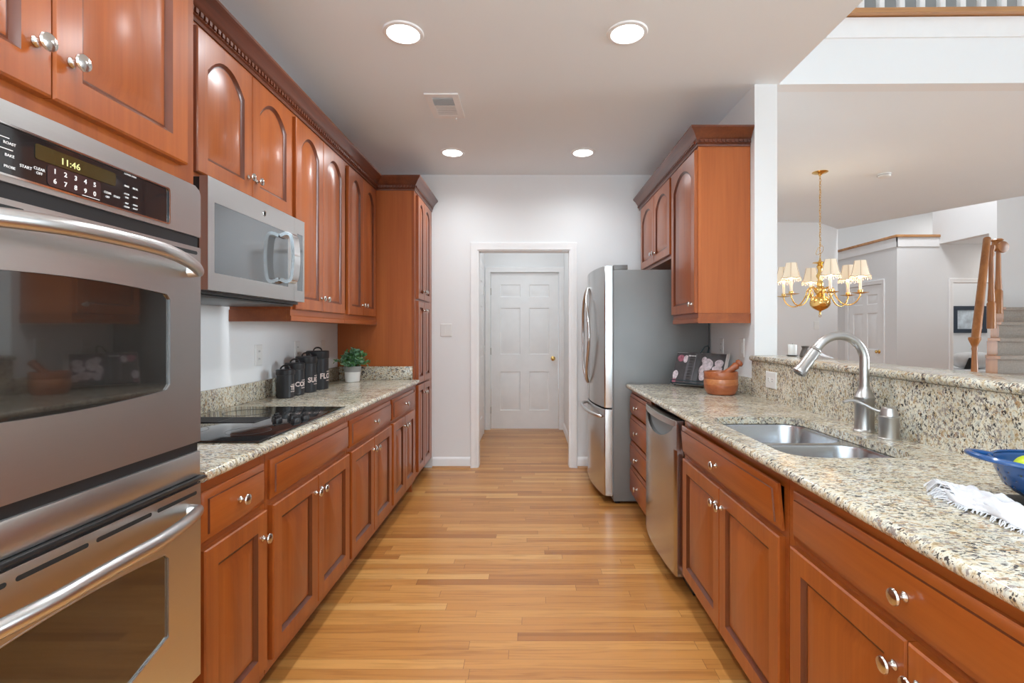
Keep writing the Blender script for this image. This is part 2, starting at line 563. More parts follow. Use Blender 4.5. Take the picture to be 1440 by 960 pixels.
def mk_floor():
    m, nt, b = mat_new('oak_strip_floor')
    L = nt.links.new
    geo = N(nt, 'ShaderNodeNewGeometry')
    sp = N(nt, 'ShaderNodeSeparateXYZ')
    L(geo.outputs['Position'], sp.inputs[0])

    def mth(op, a, c=None, d=None):
        n = N(nt, 'ShaderNodeMath', operation=op)
        for i, x in enumerate((a, c, d)):
            if x is None:
                continue
            if isinstance(x, (int, float)):
                n.inputs[i].default_value = x
            else:
                L(x, n.inputs[i])
        return n.outputs[0]
    yr = mth('DIVIDE', sp.outputs['Y'], 0.0572)
    row = mth('FLOOR', yr)
    fy = mth('FRACT', yr)
    wn = N(nt, 'ShaderNodeTexWhiteNoise', noise_dimensions='1D')
    L(row, wn.inputs['W'])
    xo = mth('MULTIPLY_ADD', wn.outputs['Value'], 9.7, mth('DIVIDE', sp.outputs['X'], 0.92))
    ip = mth('FLOOR', xo)
    fx = mth('FRACT', xo)
    cv = N(nt, 'ShaderNodeCombineXYZ')
    L(row, cv.inputs[0]); L(ip, cv.inputs[1])
    w2 = N(nt, 'ShaderNodeTexWhiteNoise', noise_dimensions='2D')
    L(cv.outputs[0], w2.inputs['Vector'])
    tone = ramp(nt, [(0.0, (0.37, 0.140, 0.031)), (0.15, (0.46, 0.190, 0.044)), (0.5, (0.52, 0.226, 0.055)), (0.85, (0.57, 0.265, 0.070)), (1.0, (0.63, 0.335, 0.108))])
    L(w2.outputs['Value'], tone.inputs['Fac'])
    # grain
    off = N(nt, 'ShaderNodeCombineXYZ')
    L(mth('MULTIPLY', w2.outputs['Value'], 37.0), off.inputs[0]); L(mth('MULTIPLY', w2.outputs['Value'], 11.0), off.inputs[1])
    av = N(nt, 'ShaderNodeVectorMath', operation='ADD')
    L(geo.outputs['Position'], av.inputs[0]); L(off.outputs[0], av.inputs[1])
    mp = N(nt, 'ShaderNodeMapping'); mp.inputs['Scale'].default_value = (2.6, 48, 1)
    L(av.outputs[0], mp.inputs['Vector'])
    n1 = N(nt, 'ShaderNodeTexNoise', i_Scale=1.0, i_Detail=4.0, i_Distortion=1.0)
    L(mp.outputs[0], n1.inputs['Vector'])
    gr = ramp(nt, [(0.30, (0.74, 0.67, 0.58)), (0.50, (1, 1, 1)), (0.75, (1.08, 1.07, 1.05))])
    L(n1.outputs['Fac'], gr.inputs['Fac'])
    mu = N(nt, 'ShaderNodeMix', data_type='RGBA', blend_type='MULTIPLY'); mu.inputs['Factor'].default_value = 0.9
    L(tone.outputs['Color'], mu.inputs['A']); L(gr.outputs['Color'], mu.inputs['B'])
    e1 = mth('LESS_THAN', fy, 0.026)
    e2 = mth('LESS_THAN', fx, 0.0024)
    e = mth('MAXIMUM', e1, e2)
    gap = N(nt, 'ShaderNodeMix', data_type='RGBA')
    L(mth('MULTIPLY', e, 0.62), gap.inputs['Factor']); L(mu.outputs['Result'], gap.inputs['A'])
    gap.inputs['B'].default_value = (0.12, 0.05, 0.018, 1)
    L(gap.outputs['Result'], b.inputs['Base Color'])
    b.inputs['Roughness'].default_value = 0.36
    b.inputs['Coat Weight'].default_value = 0.25
    b.inputs['Coat Roughness'].default_value = 0.22
    return m


M_FLOOR = mk_floor()

# ================================================================== SETTING
CZ = 2.743          # kitchen ceiling
XL, XR = -1.52, 1.345   # kitchen side wall faces
YB = 4.70           # kitchen back wall face
struct('floor', MB().box(-1.7, 10.1, -4.2, 11.3, -0.12, 0), M_FLOOR)
struct('wall_left', MB().box(XL - 0.12, XL, -3.6, YB + 0.12, 0, CZ), M_WALL)
b = MB()
b.box(XL, -0.48, YB, YB + 0.12, 0, CZ)
b.box(0.39, XR, YB, YB + 0.12, 0, CZ)
b.box(-0.48, 0.39, YB, YB + 0.12, 2.041, CZ)
struct('wall_back', b, M_WALL)
struct('wall_right', MB().box(XR, 1.48, 2.985, 6.74, 0, CZ), M_WALL)
struct('ceiling', MB().box(XL - 0.12, 1.487, -3.6, YB + 0.12, CZ, 3.05), M_CEIL)
# back hall
b = MB()
b.box(-0.70, -0.575, YB + 0.12, 6.525, 0, CZ)
b.box(0.458, 0.58, YB + 0.12, 6.525, 0, CZ)
struct('wall_hall', b, M_WALL)
b = MB()
b.box(-0.70, -0.50, 6.525, 6.64, 0, CZ)
b.box(0.395, 0.58, 6.525, 6.64, 0, CZ)
b.box(-0.50, 0.395, 6.525, 6.64, 2.05, CZ)
struct('wall_hall_end', b, M_WALL)
struct('ceiling_hall', MB().box(-0.70, 0.58, YB + 0.12, 6.64, CZ, CZ + 0.1), M_CEIL)
# dining room ceiling, balcony front, walls beyond
FZ = lambda u, v, w: (u, v, w)
b = MB().prism(FZ, [(1.487, 3.08), (5.75, 3.04), (5.75, 4.75), (5.35, 5.42), (4.42, 7.17), (3.9, 6.80), (1.487, 6.80)], CZ, 3.05)
struct('ceiling_dining', b, M_CEIL)
b = MB().prism(FZ, [(1.487, 2.985), (5.75, 2.93), (5.75, 3.04), (1.487, 3.08)], CZ, 3.135)
struct('wall_balcony', b, M_WALL)
b = MB().prism(FZ, [(1.52, 2.972), (5.75, 2.917), (5.75, 2.935), (1.52, 2.988)], 3.012, 3.13)
struct('trim_1', b, M_TRIM)
b = MB().prism(FZ, [(1.487, 6.74), (3.9, 6.74), (4.42, 7.17), (4.35, 7.26), (3.86, 6.86), (1.487, 6.86)], 0, CZ)
struct('wall_dining', b, M_WALLD)
b = MB()
b.box(5.73, 5.85, 7.8, 8.13, 0, 2.743); b.box(5.73, 5.85, 8.99, 11.2, 0, 2.743); b.box(5.73, 5.85, 8.13, 8.99, 2.06, 2.743)
b.box(5.85, 6.38, 7.8, 7.92, 0, 2.743)
struct('wall_closet', b, M_WALLD)
b = MB()
b.box(6.38, 6.60, 7.8, 7.92, 0, 5.2); b.box(7.38, 10, 7.8, 7.92, 0, 5.2); b.box(6.60, 7.38, 7.8, 7.92, 2.04, 5.2)
struct('wall_alcove', b, M_WALLD)
struct('wall_landing_side', MB().box(6.38, 6.5, 6.95, 7.8, 2.64, 5.2), M_WALLD)
struct('wall_landing', MB().box(6.38, 10, 6.83, 6.95, 0, 5.2), M_WALLD)
struct('ceiling_alcove', MB().box(6.5, 10, 6.95, 7.8, 2.64, 2.76), M_CEIL)
struct('wall_foyer', MB().box(3.2, 5.73, 11.1, 11.22, 0, 5.2), M_WALLD)
struct('wall_bedroom', MB().box(5.85, 10, 10.2, 10.32, 0, 5.2), M_WALL)
struct('wall_upstairs', MB().box(1.487, 5.75, 4.3, 4.42, 3.05, 5.2), plain('grey_upstairs_wall_paint', (0.30, 0.295, 0.285), 0.8))  # even grey, darker than the other walls
struct('wall_far_right', MB().box(10, 10.12, -3.6, 11.2, 0, 5.2), M_WALL)
b = MB().box(1.487, 10.1, -3.6, 11.2, 5.2, 5.3)
struct('ceiling_upper', b, M_CEIL)
struct('wall_upper_side', MB().box(1.3, 1.487, -3.6, 11.2, 3.05, 5.2), M_WALL)
# wall behind the camera with two windows
b = MB()
b.plate(lambda u, v, w: (u, -3.6 - w, v), [(-1.64, 0), (10.1, 0), (10.1, 5.2), (1.487, 5.2), (1.487, 3.05), (-1.64, 3.05)],
        [[(-1.1, 0.5), (1.5 - 0.1, 0.5), (1.4, 2.4), (-1.1, 2.4)], [(2.2, 0.5), (6.2, 0.5), (6.2, 4.1), (2.2, 4.1)]], 0, 0.12)
struct('wall_rear', b, M_WALL)
for i, (x0, x1, z0, z1, nx, nz) in enumerate(((-1.1, 1.4, 0.5, 2.4, 3, 2), (2.2, 6.2, 0.5, 4.1, 4, 3))):
    b = MB()
    for k in range(nx + 1):
        x = x0 + (x1 - x0) * k / nx
        b.box(x - 0.035, x + 0.035, -3.66, -3.62, z0, z1)
    for k in range(nz + 1):
        z = z0 + (z1 - z0) * k / nz
        b.box(x0, x1, -3.66, -3.62, z - 0.03, z + 0.03)
    struct('window_%d' % (i + 1), b, M_TRIM)

# baseboards and casings
BBP = [(0, 0), (0.013, 0), (0.013, 0.075), (0.008, 0.092), (0.0, 0.10)]
struct('baseboard_back', MB().sweep([(-0.90, YB), (-0.546, YB)], BBP, side=1), M_TRIM)
struct('baseboard_back_right', MB().sweep([(0.456, YB), (1.33, YB)], BBP, side=1), M_TRIM)
SH = [(0.013, 0), (0.031, 0), (0.029, 0.008), (0.023, 0.015), (0.013, 0.018)]
struct('trim_2', MB().sweep([(-0.90, YB), (-0.546, YB)], SH, side=1), M_OAKX)
struct('trim_3', MB().sweep([(0.456, YB), (1.33, YB)], SH, side=1), M_OAKX)
struct('baseboard_hall', MB().sweep([(0.458, YB + 0.14), (0.458, 6.50)], BBP, side=-1), M_TRIM)


def casing(name, F, u0, u1, v1, wd=0.065, t=0.018):
    """door casing, moulded, around opening u0..u1 up to v1"""
    prof = [(0.0, 0.0), (0.0, 0.010), (0.008, 0.012), (0.016, 0.010), (wd * 0.55, 0.014), (wd - 0.014, t), (wd - 0.004, t), (wd, t - 0.004), (wd, 0.0)]
    pts = [(u0, 0.0), (u0, v1), (u1, v1), (u1, 0.0)]
    b = MB()
    offs = [(-1, 0), (-1, 1), (1, 1), (1, 0)]
    b.loops([[F(p[0] + o[0] * a, p[1] + o[1] * a, w) for a, w in prof] for p, o in zip(pts, offs)])
    return struct(name, b, M_TRIM)


casing('trim_4', FB(YB), -0.48, 0.39, 2.041)
b = MB()   # jamb lining of the kitchen doorway
b.box(-0.48, -0.468, YB, YB + 0.12, 0, 2.041); b.box(0.378, 0.39, YB, YB + 0.12, 0, 2.041); b.box(-0.468, 0.378, YB, YB + 0.12, 2.029, 2.041)
struct('trim_5', b, M_TRIM)
casing('trim_6', FB(6.525), -0.50, 0.395, 2.05)


def six_panel(mb, F, u0, u1, v0, v1, t=0.035):
    """moulded six panel door slab front at w=t"""
    W = u1 - u0
    st = 0.135 * W
    mid = 0.13 * W
    pw = (W - 2 * st - mid) / 2
    rows = [(0.115, 0.365), (0.475, 0.775), (0.845, 0.925)]
    H = v1 - v0
    holes = []
    for c in range(2):
        a = u0 + st + c * (pw + mid)
        for r0, r1 in rows:
            holes.append((a, a + pw, v0 + r0 * H, v0 + r1 * H))
    mb.plate(F, [(u0, v0), (u1, v0), (u1, v1), (u0, v1)], [[(a, c), (b_, c), (b_, d), (a, d)] for a, b_, c, d in holes], t - 0.012, t)
    mb.prism(F, [(u0, v0), (u1, v0), (u1, v1), (u0, v1)], 0, t - 0.012)
    for a, b_, c, d in holes:
        lp = []
        for ins, w in ((0.0, t), (0.010, t - 0.010), (0.020, t - 0.010), (0.045, t - 0.002)):
            lp.append([F(*p, w) for p in ((a + ins, c + ins), (b_ - ins, c + ins), (b_ - ins, d - ins), (a + ins, d - ins))])
        mb.loops(lp, cap0=False)


b = MB()
six_panel(b, FB(6.60), -0.492, 0.387, 0.01, 2.045, 0.035)
d1 = struct('door_1', b, M_TRIM)
b = MB()
KN = [(0, 0.0), (0.030, 0.0), (0.031, 0.004), (0.024, 0.008), (0.011, 0.012), (0.011, 0.030), (0.022, 0.036), (0.027, 0.046), (0.025, 0.056), (0.015, 0.063), (0, 0.065)]
b.lathe(KN, seg=24, M=Matrix.Translation((0.318, 6.565, 0.925)) @ Matrix.Rotation(PI / 2, 4, 'X'))
obj('door_knob', b, M_BRASS, d1, label='brass door knob')
b = MB()
for z in (0.25, 1.02, 1.80):
    b.tube([(-0.496, 6.558, z - 0.045), (-0.496, 6.558, z + 0.045)], 0.007, seg=8)
obj('hinge', b, M_NICKEL, d1)
# closed closet door in the left hall wall
FH = FL(-0.575)
casing('trim_7', lambda u, v, w: (-0.575 + w, u, v), 5.35, 6.22, 2.045)
b = MB()
six_panel(b, lambda u, v, w: (-0.575 + w, u, v), 5.36, 6.21, 0.01, 2.035, 0.014)
d2 = struct('door_2', b, M_TRIM)
b = MB()
for z in (0.30, 1.05, 1.78):
    b.box(-0.562, -0.549, 6.195, 6.225, z - 0.05, z + 0.05, 0.003)
obj('hinge', b, M_WPLASTIC, d2, label='white hinge')
# closet door of the foyer, seen past the chandelier
casing('trim_8', lambda u, v, w: (5.73 - w, u, v), 8.13, 8.99, 2.06)
b = MB()
six_panel(b, lambda u, v, w: (5.775 - w, u, v), 8.14, 8.98, 0.01, 2.05, 0.035)
d3 = struct('door_3', b, M_TRIM)
b = MB()
b.lathe(KN, seg=20, M=Matrix.Translation((5.74, 8.21, 0.95)) @ Matrix.Rotation(-PI / 2, 4, 'Y'))
obj('door_knob', b, M_BRASS, d3, label='brass door knob')
casing('trim_9', FB(7.8), 6.60, 7.38, 2.04)
# ledge caps
b = MB()
b.box(5.69, 5.87, 7.76, 11.1, 2.743, 2.783, 0.006); b.box(5.80, 6.38, 7.76, 7.94, 2.7432, 2.7828, 0.006)
struct('trim_10', b, M_OAKX)
b = MB()
b.box(5.715, 5.73, 7.785, 11.1, 2.60, 2.742); b.box(5.715, 6.38, 7.785, 7.8, 2.60, 2.742)
struct('trim_11', b, M_TRIM)
struct('baseboard_foyer', MB().sweep([(6.38, 7.8), (6.54, 7.8)], BBP, side=1), M_TRIM)

# balcony: oak shoe and painted balusters
bal = thing('balcony_railing', 'balcony railing of white square balusters on an orange oak shoe board above the dining room', 'railing', (1.52, 3.0, 3.135))
b = MB().prism(FZ, [(1.50, 2.935), (5.75, 2.880), (5.75, 3.03), (1.50, 3.07)], 3.136, 3.164)
obj('shoe_board', b, M_OAKX, bal, label='orange oak shoe board')
for k in range(18):
    x = 1.53 + 0.090 + k * 0.1195
    y = 3.0 - (x - 1.5) * 0.013
    obj('baluster', MB().box(x - 0.016, x + 0.016, y - 0.016, y + 0.016, 3.164, 4.04, 0.002), M_TRIM, bal)
obj('handrail', MB().box(1.50, 3.78, 2.95, 3.01, 4.04, 4.09, 0.012), M_OAKX, bal)

# half wall of the breakfast bar
struct('wall_bar', MB().box(XR + 0.0, 1.465, 0.15, 2.98, 0, 1.095), M_WALL)

# ceiling lamps and register
def downlight(x, y, watt=58):
    l = bpy.data.lights.new('downlight', 'SPOT')
    l.energy = watt; l.spot_size = math.radians(165); l.spot_blend = 1.0; l.shadow_soft_size = 0.08; l.color = (0.88, 0.95, 1.0)
    o = bpy.data.objects.new('downlight', l); COL.objects.link(o)
    o.location = (x, y, CZ - 0.02)


LAMPS = [(-0.618, 2.47, 'recessed ceiling light at upper left, nearest the tall oven cabinet crown'),
         (0.485, 2.47, 'recessed ceiling light at upper right of the front pair, nearest the camera'),
         (-0.625, 4.11, 'recessed ceiling light in the far pair, nearest the pantry cabinet'),
         (0.445, 4.11, 'recessed ceiling light in the far pair, nearest the cabinets over the fridge')]
# unseen fill lamps added behind the camera to brighten the kitchen, light only
BEHIND = [(-0.62, 0.75), (0.47, 0.75), (-0.62, -1.0), (0.47, -1.0)]
for i, (x, y, lab) in enumerate(LAMPS):
    t = thing('recessed_light', lab, 'ceiling light', (x, y, CZ), 'recessed ceiling lights')
    b = MB().lathe([(0.078, -0.002), (0.080, -0.009), (0.096, -0.007), (0.100, -0.001), (0.100, 0.0), (0.078, 0.0)], (x, y, CZ), 40, close=False)
    obj('trim_ring', b, M_TRIM, t)
    b = MB().lathe([(0, -0.0035), (0.079, -0.0035), (0.079, 0.0), (0, 0.0)], (x, y, CZ), 40)
    obj('lens', b, M_LAMP, t, label='glowing white lens')
    downlight(x, y, 40 if y > 4 else 62)
for x, y in BEHIND:
    downlight(x, y, 55)

t = thing('ceiling_vent', 'white metal air register in the kitchen ceiling between the left recessed lights', 'vent', (-0.541, 3.267, CZ))
x0, x1, y0, y1 = -0.648, -0.437, 3.095, 3.44
b = MB().plate(lambda u, v, w: (u, v, CZ - w), [(x0, y0), (x1, y0), (x1, y1), (x0, y1)], [[(x0 + 0.04, y0 + 0.045), (x1 - 0.04, y0 + 0.045), (x1 - 0.04, y1 - 0.045), (x0 + 0.04, y1 - 0.045)]], 0, 0.008)
obj('frame', b, M_TRIM, t)
b = MB().box(x0 + 0.04, x1 - 0.04, y0 + 0.045, y1 - 0.045, CZ - 0.0015, CZ - 0.0003)
obj('backing', b, M_DARK, t, label='dark duct opening')
for k in range(14):
    yy = y0 + 0.052 + k * 0.0185
    ang = 0.9 if k < 6 else 0.12
    M = Matrix.Translation((-0.5425, yy, CZ - 0.0075)) @ Matrix.Rotation(ang, 4, 'X')
    obj('louvre', MB().box(-0.0655, 0.0655, -0.0088, 0.0088, -0.0006, 0.0006, M=M), M_TRIM, t)
obj('lever', MB().box(-0.50, -0.494, 3.43, 3.45, CZ - 0.022, CZ - 0.006, 0.001), M_TRIM, t)

# ================================================================== CABINETS
XFL, XFR = -0.90, 0.745      # face frame planes of the base runs
XUL, XUR = -1.21, 1.027      # face frame planes of the wall runs


def loop_rect(u0, u1, v0, v1, ins, rise, na=10):
    """closed loop; arched top if rise>0, else straight, same point count"""
    a, b_, c, d = u0 + ins, u1 - ins, v0 + ins, v1 - ins
    pts = [(a, c), (b_, c)]
    for k in range(na + 1):
        s = 1 - 2 * k / na
        u = (a + b_) / 2 + s * (b_ - a) / 2
        v = d
        if rise > 0:
            v = d - rise * (abs(s) ** 2.1)
        pts.append((u, v))
    return pts


def panel_door(F, u0, u1, v0, v1, t=0.021, fr=0.058, rise=0.0):
    mb = MB()
    spec = [(0, 0, 0), (0, t - 0.004, 0), (0.004, t, 0), (fr, t, 1), (fr + 0.005, t - 0.006, 1), (fr + 0.011, t - 0.0115, 1), (fr + 0.015, t - 0.0115, 1), (fr + 0.048, t - 0.001, 1)]
    if u1 - u0 < 0.26:
        spec[-1] = (fr + 0.034, t - 0.001, 1)
    lps = []
    for ins, w, ar in spec:
        lps.append([F(u, v, w) for u, v in loop_rect(u0, u1, v0, v1, ins, rise if ar else 0)])
    mb.loops(lps[:4], cap1=False)
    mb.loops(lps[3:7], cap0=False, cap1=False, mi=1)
    mb.loops(lps[6:], cap0=False)
    return mb


def slab_front(F, u0, u1, v0, v1, t=0.022):
    mb = MB()
    lps = []
    for ins, w in ((0, 0), (0, t - 0.014), (0.004, t - 0.011), (0.019, t - 0.0065), (0.0205, t - 0.0015), (0.024, t)):
        lps.append([F(u, v, w) for u, v in ((u0 + ins, v0 + ins), (u1 - ins, v0 + ins), (u1 - ins, v1 - ins), (u0 + ins, v1 - ins))])
    mb.loops(lps[:4], cap1=False)
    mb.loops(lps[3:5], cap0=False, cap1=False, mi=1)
    mb.loops(lps[4:], cap0=False)
    return mb


_km = MB().lathe([(0, 0), (0.0095, 0), (0.0098, 0.0025), (0.0072, 0.005), (0.0052, 0.008), (0.0052, 0.014), (0.0088, 0.018), (0.0158, 0.0215), (0.0166, 0.024), (0.0150, 0.0275), (0.0080, 0.030), (0, 0.0308)], seg=20)
bmesh.ops.recalc_face_normals(_km.bm, faces=_km.bm.faces)
KNOB_ME = bpy.data.meshes.new('knob')
_km.bm.to_mesh(KNOB_ME); _km.bm.free()
KNOB_ME.polygons.foreach_set('use_smooth', [True] * len(KNOB_ME.polygons))
KNOB_ME.set_sharp_from_angle(angle=math.radians(40))
KNOB_ME.materials.append(M_NICKEL)


def knob(parent, F, u, v, w):
    o = bpy.data.objects.new('knob', KNOB_ME)
    COL.objects.link(o)
    o.parent = parent
    p = Vector(F(u, v, w))
    n = (Vector(F(u, v, w + 1)) - p).normalized()
    o.location = p - wloc(parent)
    o.rotation_euler = (0, PI / 2 if n.x > 0 else -PI / 2, 0)
    o['label'] = 'satin nickel mushroom knob'
    return o


T = 0.021


def door(parent, F, u0, u1, v0, v1, ku=None, kv=None, rise=0.0, fr=0.058, mat=None):
    d = obj('door', panel_door(F, u0, u1, v0, v1, rise=rise, fr=fr), [mat or M_CH, M_GLAZE], parent)
    if ku is not None:
        knob(d, F, ku, kv, T)
    return d


def drawer(parent, F, u0, u1, v0, v1, kn=True, name='drawer'):
    d = obj(name, slab_front(F, u0, u1, v0, v1), [M_CHY, M_GLAZE], parent)
    if kn:
        knob(d, F, (u0 + u1) / 2, (v0 + v1) / 2, 0.022)
    return d


def carcass(F, u0, u1, v0, v1, depth, stiles=(0.03, 0.03), rails=((0.0, 0.03), (-0.03, 0.0)), mid=None):
    """open-front box with a face frame; F is at the frame plane; depth measured to the wall"""
    mb = MB()

    def bx(a, b_, c, d, w0, w1):
        p, q = F(a, c, w0), F(b_, d, w1)
        mb.box(min(p[0], q[0]), max(p[0], q[0]), min(p[1], q[1]), max(p[1], q[1]), min(p[2], q[2]), max(p[2], q[2]))
    e = 0.0015
    bx(u0 + e, u0 + 0.018, v0, v1, -depth, -0.0195)
    bx(u1 - 0.018, u1 - e, v0, v1, -depth, -0.0195)
    bx(u0 + 0.0182, u1 - 0.0182, v0 + 0.0005, v0 + 0.018, -depth, -0.0195)
    bx(u0 + 0.0182, u1 - 0.0182, v0 + 0.0182, v1 - 0.0005, -depth + 0.0005, -depth + 0.012)
    s0, s1 = u0 + stiles[0], u1 - stiles[1]
    bx(u0 + e, s0, v0, v1, -0.019, 0)
    bx(s1, u1 - e, v0, v1, -0.019, 0)
    for a, b_ in rails:
        bx(s0 + 0.0002, s1 - 0.0002, (v0 if a >= 0 else v1) + a, (v0 if b_ > 0 else v1) + b_, -0.0185, -0.0004)
    if mid:
        bx(s0 + 0.0002, s1 - 0.0002, mid[0], mid[1], -0.0185, -0.0004)
    return mb


def base_cabinet(F, side, u0, u1, label, depth, doors=2, drawers=1, knobbed=True, dmat=None, edges=(0.02, 0.02), zs=(0.14, 0.672, 0.692, 0.828)):
    """standard base unit: drawer on top, door(s) below"""
    p = F(u0, 0, 0)
    t = thing('base_cabinet', label, 'cabinet', (p[0], (u0 + u1) / 2, 0), side + ' base cabinets')
    mb = carcass(F, u0, u1, 0.10, 0.862, depth, mid=(0.66, 0.70), rails=((0.0, 0.04), (-0.045, 0.0)))
    obj('carcass', mb, M_CHY, t)
    q = F(u0, 0, -0.075); q2 = F(u0, 0, -0.10)
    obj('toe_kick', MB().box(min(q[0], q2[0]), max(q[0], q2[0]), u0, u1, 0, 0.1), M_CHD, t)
    a, c = u0 + edges[0], u1 - edges[1]
    z0, z1, z2, z3 = zs
    if drawers:
        drawer(t, F, a, c, z2, z3, knobbed)
    if doors == 2:
        m = (a + c) / 2
        door(t, F, a, m - 0.0015, z0, z1, m - 0.030, z1 - 0.065)
        door(t, F, m + 0.0015, c, z0, z1, m + 0.030, z1 - 0.065)
    elif doors == 1:
        door(t, F, a, c, z0, z1, c - 0.032, z1 - 0.085)
    return t


FLb, FRb, FLu, FRu = FL(XFL), FR(XFR), FL(XUL), FR(XUR)
DL = 0.61
base_cabinet(FLb, 'left', 1.348, 1.708, 'narrow cherry base cabinet with one door, right beside the double oven', DL, doors=1, edges=(0.015, 0.02))
base_cabinet(FLb, 'left', 1.708, 2.478, 'cherry base cabinet under the cooktop with a knobless false drawer', DL, knobbed=False, edges=(0.02, 0.014))
base_cabinet(FLb, 'left', 2.478, 3.243, 'cherry base cabinet below the black canisters, second from the pantry on the left', DL, edges=(0.015, 0.023))
base_cabinet(FLb, 'left', 3.243, 3.975, 'small looking cherry base cabinet directly against the pantry cabinet', DL, edges=(0.022, 0.10))


def wall_cabinet(F, u0, u1, v0, v1, depth, label, group, ds, rise=0.075, dz=None, rail=True, right=False, stiles=(0.03, 0.03), rail_ends=(0, 0), kz=None):
    p = F(u0, 0, 0)
    t = thing('wall_cabinet', label, 'cabinet', (p[0], (u0 + u1) / 2, v0), group)
    mb = carcass(F, u0, u1, v0, v1, depth, stiles=stiles, rails=((0.0, 0.03), (-0.05, 0.0)))
    # closed top
    q0, q1 = F(u0 + 0.0183, v1 - 0.012, -depth + 0.013), F(u1 - 0.0183, v1 - 0.001, -0.0195)
    mb.box(min(q0[0], q1[0]), max(q0[0], q1[0]), q0[1], q1[1], q0[2], q1[2])
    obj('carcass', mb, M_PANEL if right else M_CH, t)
    for (a, c, k) in ds:
        door(t, F, a, c, dz[0], dz[1], k, kz or dz[0] + 0.075, rise=rise)
    if rail:
        prof = [(0, 0), (0.0, 0.062), (-0.018, 0.062), (-0.018, 0.0)]
        rl = MB()
        outp = [(0.0, 0.0), (0.006, 0.004), (0.006, 0.026), (0.001, 0.032), (0.001, 0.060), (-0.018, 0.060), (-0.018, 0.0)]
        rl.loops([[F(u, v0 - 0.061 + z, o) for o, z in outp] for u in (u0 + 0.0015 - rail_ends[0], u1 - 0.0015)])
        if rail_ends[0]:
            qa, qb = F(u0 - rail_ends[0], v0 - 0.061, -depth), F(u0 + 0.014, v0 - 0.001, -0.018)
            rl.box(min(qa[0], qb[0]), max(qa[0], qb[0]), qa[1], qb[1], qa[2], qb[2])
        obj('light_rail', rl, M_CHY, t, label='cherry light rail moulding along the bottom')
    return t


DU = 0.309
ZD = (1.386, 2.372)
wall_cabinet(FLu, 1.79, 2.545, 1.83, 2.40, DU, 'short cherry wall cabinet with two arched doors above the microwave', 'left wall cabinets',
             [(1.800, 2.157, 2.127), (2.161, 2.519, 2.191)], dz=(1.847, 2.372), rail=False, kz=1.925)
wall_cabinet(FLu, 2.545, 3.275, 1.384, 2.40, DU, 'tall cherry wall cabinet with two arched doors right beside the microwave', 'left wall cabinets',
             [(2.567, 2.903, 2.873), (2.907, 3.247, 2.937)], dz=ZD, rail_ends=(0.006, 0))
wall_cabinet(FLu, 3.275, 3.976, 1.384, 2.40, DU, 'cherry wall cabinet with two arched doors against the pantry side panel', 'left wall cabinets',
             [(3.317, 3.606, 3.578), (3.610, 3.905, 3.638)], dz=ZD)
DR = 0.315
wall_cabinet(FRu, 3.035, 3.555, 1.384, 2.40, DR, 'cherry wall cabinet with a single arched door and bright orange side, beside the white column', 'right wall cabinets',
             [(3.045, 3.541, 3.085)], dz=ZD, right=True, rail_ends=(0.004, 0), kz=1.44, rise=0.085)
wall_cabinet(FRu, 3.555, 4.58, 1.80, 2.40, DR, 'short cherry wall cabinet with two arched doors above the refrigerator', 'right wall cabinets',
             [(3.585, 4.034, 4.002), (4.038, 4.50, 4.070)], dz=(1.825, 2.372), rail=False, kz=1.90)
# light rail return on the near side of the right cabinet is part of the panel foot
# ------------------------------------------------------------------ pantry
t = thing('pantry_cabinet', 'floor to crown cherry pantry cabinet with stacked narrow doors in the far left corner', 'cabinet', (-1.2, 4.3, 0))
XP = -0.91
FP = FL(XP)
b = MB()
b.box(XL + 0.003, XP - 0.02, 3.98, 3.998, 0.0, 2.40); b.box(XL + 0.003, XP - 0.02, 4.60, 4.62, 0.1, 2.40)
b.box(XL + 0.003, XP - 0.02, 3.998, 4.60, 2.38, 2.40); b.box(XL + 0.003, XL + 0.02, 3.998, 4.60, 0.1, 2.38)
b.box(XL + 0.003, XP - 0.02, 3.998, 4.60, 0.1, 0.12)
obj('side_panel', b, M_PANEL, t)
b = MB()
b.box(XP - 0.02, XP, 3.98, 4.05, 0.1, 2.40); b.box(XP - 0.02, XP, 4.56, 4.697, 0.1, 2.40)
for z in (0.1, 0.82, 1.50, 2.35):
    b.box(XP - 0.02, XP - 0.0005, 4.05, 4.56, z, z + 0.05)
obj('face_frame', b, M_CH, t)
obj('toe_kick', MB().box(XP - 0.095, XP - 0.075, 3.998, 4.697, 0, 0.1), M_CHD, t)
for z0, z1, kz, rise in ((0.14, 0.838, 0.76, 0.0), (0.852, 1.522, 1.45, 0.0), (1.538, 2.372, 1.61, 0.05)):
    door(t, FP, 4.045, 4.272, z0, z1, 4.245, kz, rise=rise, fr=0.05)
    door(t, FP, 4.276, 4.535, z0, z1, 4.303, kz, rise=rise, fr=0.05)

# ------------------------------------------------------------------ oven cabinet and double oven
t = thing('oven_cabinet', 'tall cherry cabinet holding the double oven at the near left', 'cabinet', (-1.2, 0.93, 0))
b = MB()
b.box(XL + 0.003, XFL - 0.02, 0.515, 0.535, 0.0, 2.40); b.box(XL + 0.003, XFL - 0.02, 1.327, 1.345, 0.0, 2.40)
b.box(XL + 0.003, XFL - 0.02, 0.535, 1.327, 1.675, 1.69); b.box(XL + 0.003, XFL - 0.02, 0.535, 1.327, 2.385, 2.40)
b.box(XL + 0.003, XFL - 0.02, 0.535, 1.327, 0.31, 0.33)
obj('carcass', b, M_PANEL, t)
b = MB()
b.box(XFL - 0.02, XFL, 0.515, 0.55, 0.1, 2.40); b.box(XFL - 0.02, XFL, 1.312, 1.345, 0.1, 2.40)
b.box(XFL - 0.02, XFL, 0.55, 1.312, 1.665, 1.72); b.box(XFL - 0.02, XFL, 0.55, 1.312, 2.35, 2.40)
